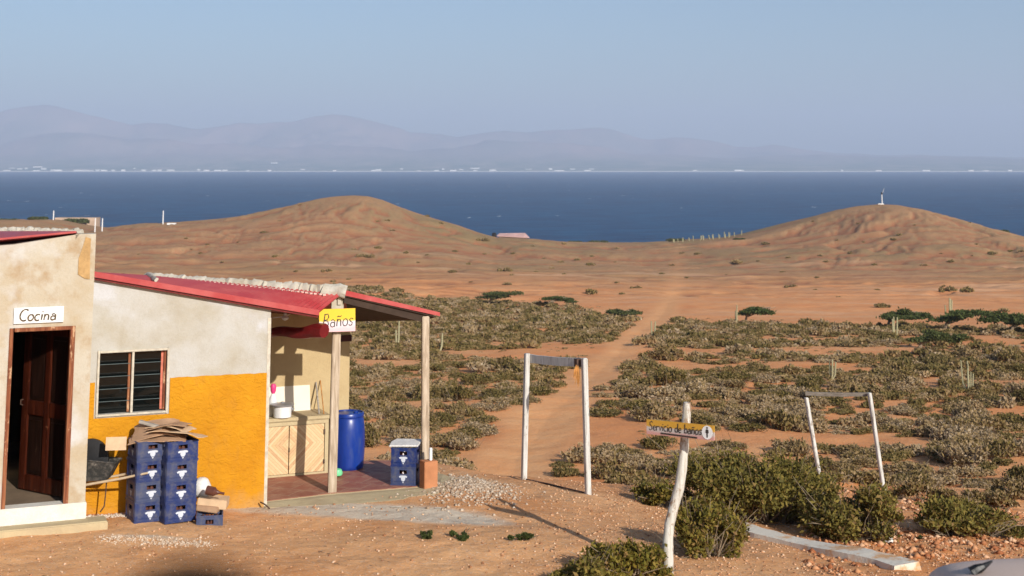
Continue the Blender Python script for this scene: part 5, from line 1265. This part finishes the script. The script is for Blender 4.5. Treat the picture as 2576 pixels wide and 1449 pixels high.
def bush_mesh(name, seed, R, H, nl, leaf, tone, ntw, mat, k=12, tw=.02, shell=.55):
    rs = np.random.RandomState(seed); c, r = clumps(rs, R, H, k)
    v = leaf_cloud(rs, c, r, nl, leaf, shell); t = np.clip(tone + .35 * (rs.random(nl) - .5), 0, 1).repeat(4)
    me = np_mesh(name, v, quads(v), MAT[mat], attrs=dict(tone=t))
    tv = twig_cloud(rs, ntw, R, H, tw)
    tm = np_mesh('stems', tv, quads(tv), MAT['twig'])
    return me, tm

def build_scrub():
    rs = np.random.RandomState(11)
    fan = lambda y: .41 * y
    # ---- candidate places on the plain
    pts = []
    N = 42000
    Y = np.sqrt(rs.random(N) * (330. ** 2 - 47. ** 2) + 47. ** 2); X = (rs.random(N) * 2 - 1) * (.42 * Y)
    lim = np.interp(X / Y, [-.4, -.12, -.05, .05, .10, .14, .22, .3, .4], [330, 330, 300, 250, 215, 205, 190, 178, 172])
    dens = fbm(X / 16, Y / 9, 4, 301) ; 
    band = fbm(X / 60, Y / 10, 3, 302)
    thr = .02 + .20 * sstep(80, 50, Y) * 0
    dens2 = fbm(X / 5, Y / 3.5, 3, 312)
    keep = (dens * .85 + .32 * band + .55 * dens2 + .12 * sstep(100, 70, Y) + .55 * ((X < np.interp(Y, PTX, PTM)) & (Y < 74)) - .10 * ((X / Y > .02) & (Y < 150)) > -.25) & (Y < lim + 12 * fbm(X / 15, Y / 15, 2, 303))
    keep &= rs.random(N) < np.interp(Y, [47, 80, 150, 250, 330], [.8, .8, .8, .85, .7])
    size = .48 + .62 * rs.random(N) ** 1.6 + .35 * (rs.random(N) < .13)
    size *= np.interp(Y, [50, 120, 300], [.9, 1.0, 1.25])
    l = np.interp(Y, PA[:, 0], PA[:, 1]); r = np.interp(Y, PA[:, 0], PA[:, 2]); g = size * .35
    keep &= ~((X > l - g) & (X < r + g) & (Y < 260))
    X, Y, size = X[keep], Y[keep], size[keep]
    # thin out overlaps
    cell = {}; sel = []
    for i in range(len(X)):
        key = (int(X[i] // 2), int(Y[i] // 2)); ok = True
        for dx in (-1, 0, 1):
            for dy in (-1, 0, 1):
                for j in cell.get((key[0] + dx, key[1] + dy), ()):
                    if (X[i] - X[j]) ** 2 + (Y[i] - Y[j]) ** 2 < (.63 * (size[i] + size[j])) ** 2 * .8: ok = False
        if ok: cell.setdefault(key, []).append(i); sel.append(i)
    X, Y, size = X[sel], Y[sel], size[sel]
    Z = surf(X, Y)
    inframe = np.abs(X / Y) < .385
    score = np.where(inframe & ~((X / Y < -.17) & (Y < 60)), size / Y, 0)
    order = np.argsort(-score)
    # hidden behind the buildings: low priority
    hidden = lambda x, y: (x / y < -.125)
    ids = [i for i in order if not hidden(X[i], Y[i])][:228]
    near = set(ids)
    # variants, sized for R = 1
    kinds = []
    for s_ in range(10):
        tone = [.15, .5, .85, .35, .92, .10, .78, .55, .28, .65][s_]
        kinds.append(bush_mesh('foliage', 400 + s_, 1.0, .62 + .10 * (s_ % 3), 2300, .075, tone, 60, 'scrub', 13, .022, .7) + (tone,))
    for i in ids:
        kd = rs.randint(10); me, tm, tone = kinds[kd]; x, y = X[i], Y[i]
        side = 'left of' if x < np.interp(y, PA[:, 0], (PA[:, 1] + PA[:, 2]) / 2) else 'right of'
        u = 1288 + x / y * 3500; band = 'nearest' if y < 62 else ('middle' if y < 76 else 'farther')
        if side == 'right of': where = 'just right of the dirt path' if u < 1900 else 'at far right'
        else: where = 'behind the porch' if u < 1100 else 'just left of the dirt path'
        look = 'pale dry tan low shrub' if tone > .6 else ('dark olive low shrub' if tone < .38 else 'grey-green low shrub')
        lab = f"{look}, {band} scrub belt {where}"
        t = thing('low_shrub', lab, 'shrub', (x, y, Z[i] - .04), rs.random() * 6.28, lab.replace(' low shrub', ' shrubs'))
        s = size[i]; t.scale = (s * (1.05 + .4 * rs.random()), s * 1.1, s * (.6 + .85 * rs.random() ** 1.5))
        f = link_mesh('foliage', me, t); st = link_mesh('stems', tm, t)
    # the rest: one mass
    rest = [i for i in range(len(X)) if i not in near]
    allv = []; allt = []
    temp = []
    for s_ in range(16):
        r2 = np.random.RandomState(500 + s_); c, r_ = clumps(r2, 1.0, .66, 9)
        temp.append([leaf_cloud(r2, c, r_, n, lf, .7) for n, lf in ((700, .12), (330, .17), (170, .24))])
    for i in rest:
        lod = 0 if Y[i] < 115 else (1 if Y[i] < 190 else 2)
        v = temp[rs.randint(16)][lod]; a = rs.random() * 6.28; ca, sa = math.cos(a), math.sin(a); s = size[i]
        w = np.empty_like(v); w[:, 0] = (v[:, 0] * ca - v[:, 1] * sa) * s * 1.25 + X[i]; w[:, 1] = (v[:, 0] * sa + v[:, 1] * ca) * s + Y[i]; w[:, 2] = v[:, 2] * s * (.6 + .85 * rs.random() ** 1.5) + Z[i] - .05
        allv.append(w.astype(np.float32)); tn = np.clip(rs.choice([.10, .32, .52, .88], p=[.22, .28, .22, .28]) + .08 * rs.normal(), .03, .97); q = len(v) // 4
        allt.append(np.clip(tn + .3 * (rs.random(q) - .5), 0, 1).repeat(4))
    # small dry tufts that fray the edges of the mass
    n3 = 5200; Y3 = np.sqrt(rs.random(n3) * (300. ** 2 - 46. ** 2) + 46. ** 2); X3 = (rs.random(n3) * 2 - 1) * .40 * Y3
    k3 = (path_mask(X3, Y3, .8) < .15) & (fbm(X3 / 7, Y3 / 5, 3, 330) > -.25) & (Y3 < np.interp(X3 / Y3, [-.4, -.12, -.05, .05, .10, .14, .22, .3, .4], [345, 345, 320, 270, 235, 225, 210, 198, 192])); X3, Y3 = X3[k3], Y3[k3]; Z3 = surf(X3, Y3)
    tt = []
    for s_ in range(6):
        r2 = np.random.RandomState(800 + s_); c, r_ = clumps(r2, 1.0, .7, 4); tt.append(leaf_cloud(r2, c, r_, 46, .26, .7))
    for i in range(len(X3)):
        v = tt[rs.randint(6)]; s = .14 + .30 * rs.random() ** 2; w = v * [s * 1.2, s, s * .8] + [X3[i], Y3[i], Z3[i] - .02]; allv.append(w.astype(np.float32))
        allt.append(np.clip(.35 + .5 * rs.random() + .2 * (rs.random(46) - .5), 0, 1).repeat(4))
    v = np.concatenate(allv); me = np_mesh('scrub', v, quads(v), MAT['scrub'], attrs=dict(tone=np.concatenate(allt)))
    o = link_mesh('scrub', me); tag(o, 'low grey-green scrub covering the plain beyond the nearer shrubs', None, None, 'stuff')
    print('bushes', len(ids), len(rest), len(v) // 4)

    # ---- scattered shrubs on the hills, placed where the photograph shows them
    hk = []
    for s_ in range(5):
        me, tm = bush_mesh('foliage', 600 + s_, 1.0, .6, 420, .20, [.25, .35, .45, .3, .5][s_], 10, 'scrub', 6, .05, .6); hk.append(me)
    HS = [(665, 588, 30), (688, 649, 34), (505, 638, 18), (745, 683, 18), (822, 683, 34), (880, 703, 22), (905, 645, 34), (890, 628, 22), (945, 625, 34), (932, 648, 38), (988, 580, 20), (1000, 737, 60), (1023, 637, 26), (1072, 643, 24), (1140, 633, 26), (1215, 606, 40),
          (1140, 685, 38), (1270, 683, 46), (1292, 640, 22), (1220, 640, 18), (1280, 716, 40), (1410, 660, 24), (1455, 655, 28), (1478, 667, 40), (1370, 650, 18), (1486, 646, 20), (1600, 725, 40), (1548, 712, 24), (1750, 640, 34), (1856, 662, 46), (1925, 615, 30), (1990, 722, 44), (2052, 700, 20),
          (2140, 637, 24), (2200, 668, 24), (2265, 592, 26), (2250, 604, 22), (2325, 670, 24), (2365, 640, 20), (2488, 640, 44), (2538, 633, 34), (2395, 660, 30), (2435, 734, 60), (2385, 733, 60), (2220, 774, 58), (2530, 784, 50), (1560, 740, 26), (2110, 747, 18), (1050, 660, 16), (1180, 665, 22),
          (640, 525, 14), (755, 515, 16), (560, 660, 16), (470, 600, 16), (350, 640, 14), (600, 610, 14), (1075, 545, 20), (1112, 563, 26), (2440, 560, 12), (1690, 668, 18), (1660, 690, 26), (1340, 620, 18), (1725, 700, 26), (2080, 660, 22), (2170, 610, 18), (310, 690, 18), (1480, 740, 60), (1420, 690, 20)]
    rh = random.Random(77)
    while len(HS) < 120:
        q = (rh.uniform(260, 2570), rh.uniform(540, 735), rh.uniform(9, 24)); HS.append(q)
    ys = np.linspace(180, 680, 900)
    for px, py, w in HS:
        rx = np.array([P(px, py, 1.0).x]); dz = HC - P(px, py, 1.0).z
        h = surf(rx[0] * ys, ys); rz = HC - dz * ys; hit = np.where(h >= rz)[0]
        if len(hit) == 0 or ys[hit[0]] > 640: continue
        y = float(ys[hit[0]]); x = float(rx[0] * y)
        hill = 'left hill' if px < 1330 else ('saddle between the hills' if px < 1800 else 'right hill')
        t = tag(link_mesh('hillside_shrub', hk[rs.randint(5)], None, (x, y, gz(x, y) - .15)), f'small dark lone shrub on the bare slope of the {hill}', 'shrub', f'lone shrubs on the {hill}')
        s = w / 3500 * y / 2.1; t.scale = (s, s * .8, s * (.62 + .3 * rs.random())); t.rotation_euler = (0, 0, rs.random())
    # dark green low trees along the coast line
    ck = bush_mesh('foliage', 660, 1.0, .7, 1200, .14, .12, 10, 'green_leaf', 8, .05, .6)[0]
    for px, py, w, Y_, lab in ((1505, 607, 66, 780, 'dark green coastal thicket, the large one in the saddle'), (1446, 609, 50, 780, 'olive coastal thicket left of the large one in the saddle'), (1322, 598, 26, 648, 'dark green tree touching the pink-roofed house'), (20, 560, 90, 640, 'dark green coastal thicket at the left edge'), (95, 567, 70, 600, 'olive thicket before the roofless ruin'), (345, 566, 44, 620, 'dark shrub line on the left coast beside the tall pole'), (1860, 594, 40, 560, 'dark thicket on the left shoulder of the right hill'), (1700, 605, 60, 620, 'dark thicket under the far cactus clump'), (2515, 590, 60, 560, 'low shrubs on the right shoulder of the right hill'), (190, 560, 90, 636, 'olive shrubs in front of the roofless ruin')):
        x = P(px, py, Y_).x; t = tag(link_mesh('coastal_thicket', ck, None, (x, Y_, gz(x, Y_) - .3)), lab, 'thicket'); s = w / 3500 * Y_ / 2; t.scale = (s, s * .5, s * .45)
    # cacti
    def cactus(px, py, Y_, H, arms, lab, group=None, nm='column_cactus', spread=.35, rad=.09):
        x = P(px, py, Y_).x; z = gz(x, Y_); t = thing(nm, lab, 'cactus', (x, Y_, z), 0, group)
        for k in range(arms):
            a = rs.random() * 6.28; q = spread * H * rs.random(); h = H * (.55 + .45 * rs.random()); b = MB()
            b.tube([(x, Y_, z - .1), (x + math.cos(a) * q * .8, Y_ + math.sin(a) * q * .5, z + h * .3), (x + math.cos(a) * q, Y_ + math.sin(a) * q * .6, z + h)], [rad, rad * 1.05, rad * .8], 7, True, 1, .1); b.build('stem', MAT['cactus'], t, smooth=True)
    cactus(2437, 1000, 84, 1.9, 6, 'pale many-stemmed column cactus standing in the scrub at the far right', rad=.045)
    cactus(2382, 820, 190, 4.2, 4, 'tall pale cactus rising above the dark green tree at right', rad=.12)
    cactus(1106, 905, 130, 2.6, 1, 'single tall pale cactus stem in the scrub behind the porch', rad=.09)
    cactus(1000, 890, 140, 2.4, 2, 'pale cactus in the scrub just right of the blue drum', rad=.09)
    cactus(2090, 960, 92, 1.6, 3, 'short pale cactus above the leaning post frame', rad=.06)
    cactus(1640, 880, 165, 2.8, 2, 'pale cactus right of the path where it narrows', rad=.09)
    cactus(2250, 870, 150, 2.6, 3, 'pale cactus in the scrub below the two dark green trees', rad=.09)
    cactus(1850, 830, 195, 3, 2, 'pale cactus near the wind-bent tree right of the path', rad=.1)
    for k in range(14):
        px = 1690 + k * 13 + rs.random() * 6; cactus(px, 600, 600, 1.6 + 1.6 * rs.random(), 2, 'tiny column cactus on the skyline left of the right hill', 'cacti on the skyline', rad=.18)
    # wind-bent green trees
    def bent_tree(px, py, Y_, W, H, lab, seed, lean=1):
        x = P(px, py, Y_).x; z = gz(x, Y_); t = thing('wind_bent_tree', lab, 'tree', (x, Y_, z)); r2 = np.random.RandomState(seed)
        b = MB(); 
        b.tube([(x - W * .28 * lean, Y_, z - .2), (x - W * .22 * lean, Y_, z + H * .4), (x, Y_, z + H * .75), (x + W * .3 * lean, Y_, z + H * .85)], [.22, .17, .12, .05], 7, True, 1, .1)
        b.build('trunk', MAT['twig'], t, smooth=True)
        for q in (-.1, .2):
            b = MB(); b.tube([(x - W * .2 * lean, Y_, z + H * .35), (x + W * q * lean, Y_ + .8, z + H * .7), (x + W * (q + .25) * lean, Y_ + 1.2, z + H * .8)], [.11, .08, .03], 6); b.build('limb', MAT['twig'], t)
        k = 10; c = np.stack([(r2.random(k) * .85 - .42) * W + .1 * W * lean, (r2.random(k) - .5) * W * .45, H * (.55 + .3 * r2.random(k))], 1); c[:, 2] -= np.abs(c[:, 0]) / W * H * .35
        rr = np.stack([W * (.12 + .12 * r2.random(k)), W * (.10 + .1 * r2.random(k)), H * (.10 + .14 * r2.random(k))], 1)
        v = leaf_cloud(r2, c, rr, 3600, .20, .8, 1.8); me = np_mesh('crown', v, quads(v), MAT['green_leaf'], attrs=dict(tone=np.clip(.25 + .3 * r2.random(3600), 0, 1).repeat(4))); link_mesh('crown', me, t)
    bent_tree(1262, 760, 272, 9.5, 2.7, 'wind-flattened dark green tree at the far edge of the scrub left of the path', 1)
    bent_tree(1905, 815, 205, 6.6, 2.6, 'wind-bent dark green tree just right of the far path', 2)
    bent_tree(2268, 838, 176, 6.6, 2.5, 'left one of the two dark green trees at the right edge of the scrub', 3)
    bent_tree(2425, 852, 170, 8.8, 2.9, 'right and larger of the two dark green trees at the right edge of the scrub', 4)
    bent_tree(2572, 865, 160, 4.5, 2.2, 'dark green tree cut by the right edge of the photo', 5)
    bent_tree(1400, 772, 262, 6.0, 1.9, 'low dark green tree at the far scrub edge between the gate posts', 6)
    bent_tree(1560, 812, 215, 5.0, 1.8, 'low dark green tree close to the left side of the far path', 7)
    bent_tree(2350, 905, 135, 5.0, 1.5, 'spreading dark green tree beneath the two dark trees at right', 8)
    # ---- near bushes
    def near_bush(name, px, py, Y_, W, H, D, n, leaf, lab, seed, tone=.35, k=18, mat='bush', cat='bush', tw=60, group=None, shell=.6):
        x = P(px, py, Y_).x; z = gz(x, Y_); t = thing(name, lab, cat, (x, Y_, z), 0, group); r2 = np.random.RandomState(seed)
        c = np.stack([(r2.random(k) - .5) * W * .78, (r2.random(k) - .5) * D * .8, H * (.15 + .55 * r2.random(k))], 1); e = np.abs(c[:, 0]) / (W * .5); c[:, 2] *= (1 - .55 * e ** 2)
        c[:, 2] += surf(x + c[:, 0], Y_ + c[:, 1]) - z
        s = .45 + .85 * r2.random(k)
        rr = np.stack([W * .135 * s, D * .19 * s, H * .25 * s * (1 - .35 * e)], 1)
        w = rr[:, 0] * rr[:, 1] + rr[:, 0] * rr[:, 2]; 
        d0 = leaf_cloud_abs(r2, c, rr, n, leaf, shell)
        tn = np.clip(tone + .45 * (r2.random(n) - .5), 0, 1)
        me = np_mesh('foliage', d0, quads(d0), MAT[mat], attrs=dict(tone=tn.repeat(4))); link_mesh('foliage', me, t)
        # stems reach from the ground into each clump
        m = tw; kk = r2.randint(k, size=m); b0 = np.stack([c[kk, 0] * .5, c[kk, 1] * .5, np.zeros(m)], 1); b0[:, 2] = surf(x + b0[:, 0], Y_ + b0[:, 1]) - z
        tip = c[kk] + (r2.normal(size=(m, 3))) * rr[kk] * 1.1; s_ = np.cross(tip - b0, r2.normal(size=(m, 3))); s_ /= np.linalg.norm(s_, axis=1)[:, None]; s_ *= .006
        mid = (b0 + tip) / 2 + r2.normal(size=(m, 3)) * .05
        tv = np.concatenate([np.stack([b0 - s_, b0 + s_, mid + s_ * .8, mid - s_ * .8], 1).reshape(-1, 3), np.stack([mid - s_ * .8, mid + s_ * .8, tip + s_ * .4, tip - s_ * .4], 1).reshape(-1, 3)])
        me = np_mesh('stems', tv, quads(tv), MAT['twig']); link_mesh('stems', me, t)
    def leaf_cloud_abs(rs_, cen, rad, n, leaf, shell):
        w = (rad[:, 0] * rad[:, 1] + rad[:, 0] * rad[:, 2]); k = rs_.choice(len(cen), n, p=w / w.sum())
        d = rs_.normal(size=(n, 3)); d /= np.linalg.norm(d, axis=1)[:, None]; d[:, 2] = d[:, 2] * .9 + .1
        r = (1 - shell * rs_.random(n) ** 1.2) * (1 + .27 * rs_.normal(size=n)); c = cen[k] + d * r[:, None] * rad[k]
        a = d * .5 + rs_.normal(size=(n, 3)) * .8; a[:, 2] += .35; a /= np.linalg.norm(a, axis=1)[:, None]
        b = np.cross(a, rs_.normal(size=(n, 3))); b /= np.linalg.norm(b, axis=1)[:, None]; s = leaf * (.5 + .9 * rs_.random(n))
        A = a * (s * .85)[:, None]; B = b * (s * .42)[:, None]
        return np.stack([c - A - B * .5, c - A * .1 + B, c + A, c - A * .1 - B], 1).reshape(-1, 3)
    near_bush('olive_bush', 1925, 1312, 18.5, 2.2, .95, 1.3, 36000, .034, 'largest olive-green bush, in the middle right behind the crooked signpost', 21, .26, 44, tw=420)
    near_bush('olive_bush', 2150, 1368, 17.4, 1.2, .78, .9, 15000, .034, 'brownish olive bush on the lower right side of the largest bush', 22, .34, 24, tw=260)
    near_bush('olive_bush', 1665, 1258, 18.9, .85, .34, .6, 4200, .032, 'low dark green spreading bush left of the signpost, at the sand edge', 23, .22, 10, tw=50)
    near_bush('olive_bush', 1775, 1415, 15.4, .86, .60, .6, 10000, .030, 'olive bush directly right of the foot of the crooked signpost', 24, .34, 22, tw=240)
    near_bush('olive_bush', 1570, 1470, 14.2, .95, .38, .65, 11000, .030, 'olive bush at the bottom edge left of the signpost foot', 25, .36, 24, tw=220)
    near_bush('olive_bush', 1480, 1490, 13.6, .9, .36, .6, 6000, .030, 'darker small bush at the bottom edge beside the long pole shadow', 125, .3, 10, tw=60)
    near_bush('olive_bush', 2425, 1375, 18.2, 1.62, .42, .9, 11000, .034, 'long low olive bush on the red slope at the far lower right', 26, .34, 28, tw=240)
    near_bush('olive_bush', 2200, 1300, 19.4, .55, .40, .5, 3500, .034, 'small yellowish bush at the foot of the leaning frame', 27, .5, 7, tw=50)
    for i, (px, py, Y_, W, H, lab) in enumerate(((2330, 1262, 22.6, 1.35, .40, 'grey-green shrub right of the leaning frame, nearest of its row'), (2480, 1275, 22.2, 1.1, .34, 'grey shrub near the right edge above the long low bush'), (2150, 1225, 24.2, 1.2, .30, 'flat grey shrub between the leaning frame posts'), (2560, 1262, 23.6, .9, .38, 'tan shrub cut by the right edge above the red slope'), (1560, 1190, 21.3, .8, .26, 'dark low shrub just right of the tall white gate post'), (1150, 1168, 24.0, 1.0, .34, 'dark shrub left of the path behind the gravel heap'))):
        near_bush('low_grey_shrub', px, py, Y_, W, H, .7, 4200, .036, lab, 40 + i, .52, 9, 'scrub', 'shrub', 60)
    for i, (px, py, lab) in enumerate(((1075, 1362, 'left one of the two tiny green plants on the yard sand'), (1150, 1364, 'right one of the two tiny green plants on the yard sand'), (1310, 1393, 'sparse weeds on the sand near the long pole shadow'))):
        near_bush('ground_plant', px, py + 4, 15.4, .22 if i < 2 else .3, .085, .16, 420, .028, lab, 60 + i, .08, 5, 'green_leaf', 'plant', 8)
    near_bush('ground_plant', 2305, 1352, 17.6, .14, .07, .1, 200, .025, 'tiny bright green tuft just above the white kerb', 70, .2, 4, 'green_leaf', 'plant', 5)

    # ---- stones on the ground
    def stones(n, fx, mats, name, lab, smin, smax, seed):
        r2 = np.random.RandomState(seed); x, y = fx(r2, n); z = surf(x, y); n = len(x)
        s = smin + (smax - smin) * r2.random(n) ** 3
        oc = np.array([[1, 0, 0], [0, 1, 0], [-1, 0, 0], [0, -1, 0], [0, 0, .8], [0, 0, -.6]], float)
        a = r2.random(n) * 6.28; V = oc[None] * s[:, None, None] * (.7 + .6 * r2.random((n, 6, 1)))
        V[:, :, 0] *= 1.2; ca, sa = np.cos(a)[:, None], np.sin(a)[:, None]; vx = V[:, :, 0] * ca - V[:, :, 1] * sa; vy = V[:, :, 0] * sa + V[:, :, 1] * ca
        V = np.stack([vx + x[:, None], vy + y[:, None], V[:, :, 2] + z[:, None] + s[:, None] * .25], -1).reshape(-1, 3)
        tri = np.array([[0, 1, 4], [1, 2, 4], [2, 3, 4], [3, 0, 4], [1, 0, 5], [2, 1, 5], [3, 2, 5], [0, 3, 5]])
        f = (tri[None] + 6 * np.arange(n)[:, None, None]).reshape(-1, 3)
        m = Mt(name + '_stone', rough=.9, spec=.15); g = m.n('NewGeometry').outputs['Random Per Island']; mat = m.done(m.ramp(g, mats))
        me = np_mesh(name, V, f, mat); tag(link_mesh(name, me), lab, None, None, 'stuff')
    sand = [(0, (.30, .13, .06, 1)), (.35, (.52, .28, .15, 1)), (.8, (.62, .38, .22, 1)), (1, (.70, .52, .36, 1))]
    def f1(r2, n):
        y = 12.6 + 12 * r2.random(n) ** 1.2; x = (r2.random(n) * 2 - 1) * .42 * y
        k = (r2.random(n) < (.22 + .65 * sstep(-.6, 1.2, x)) * (.55 + .9 * np.clip(fbm(x * .8, y * .8, 3, 701) + .2, 0, 1))) & (y < edge_y(x) + 2); return x[k], y[k]
    stones(60000, f1, sand, 'pebbles', 'loose sandy pebbles strewn over the yard', .004, .020, 1)
    def f2(r2, n): return -.62 + .42 * r2.normal(size=n) * .75, 18.15 + .62 * r2.normal(size=n) * .8
    stones(2600, f2, [(0, (.32, .21, .13, 1)), (.6, (.46, .35, .25, 1)), (1, (.60, .50, .39, 1))], 'gravel', 'heap of pale gravel beside the porch slab', .010, .03, 2)
    def f3(r2, n):
        a = P(925, 1172, 19.5); t = r2.random(n); return a.x - .2 + .85 * t + .05 * r2.normal(size=n), 19.7 - .5 * t + .22 * r2.normal(size=n)
    stones(1500, f3, [(0, (.40, .30, .22, 1)), (.5, (.62, .52, .42, 1)), (1, (.78, .70, .60, 1))], 'gravel', 'strip of pale gravel behind the blue drum', .010, .03, 3)
    def f4(r2, n):
        t = r2.random(n); a = P(270, 1342, 15.2); c = P(520, 1366, 15.0); return a.x + (c.x - a.x) * t + .08 * r2.normal(size=n), a.y + (c.y - a.y) * t + .10 * r2.normal(size=n)
    stones(700, f4, [(0, (.50, .34, .22, 1)), (1, (.70, .57, .43, 1))], 'gravel', 'trail of pale gravel beside the concrete step', .006, .018, 4)
    def f5(r2, n):
        y = 14.8 + 8 * r2.random(n); x = .20 * y + r2.random(n) * 4; k = (fbm(x * 1.1, y * 1.1, 3, 705) > .0); return x[k], y[k]
    stones(5000, f5, [(0, (.30, .10, .04, 1)), (.6, (.55, .26, .12, 1)), (1, (.70, .45, .28, 1))], 'rubble', 'red earth clods on the slope at lower right', .012, .05, 5)
    def f6(r2, n):
        a = P(218, 1286, 16.05); c = P(335, 1285, 16.2); t = r2.random(n); return a.x + (c.x - a.x) * t, a.y + (c.y - a.y) * t + .05 * r2.normal(size=n)
    stones(380, f6, [(0, (.50, .36, .25, 1)), (1, (.78, .70, .60, 1))], 'gravel', 'crumbled plaster along the foot of the yellow wall', .008, .022, 6)
build_camera(); build_sky(); build_sea(); build_far_land(); build_ground()
for fn in ('build_yard', 'build_scrub'):
    if fn in globals(): globals()[fn]()
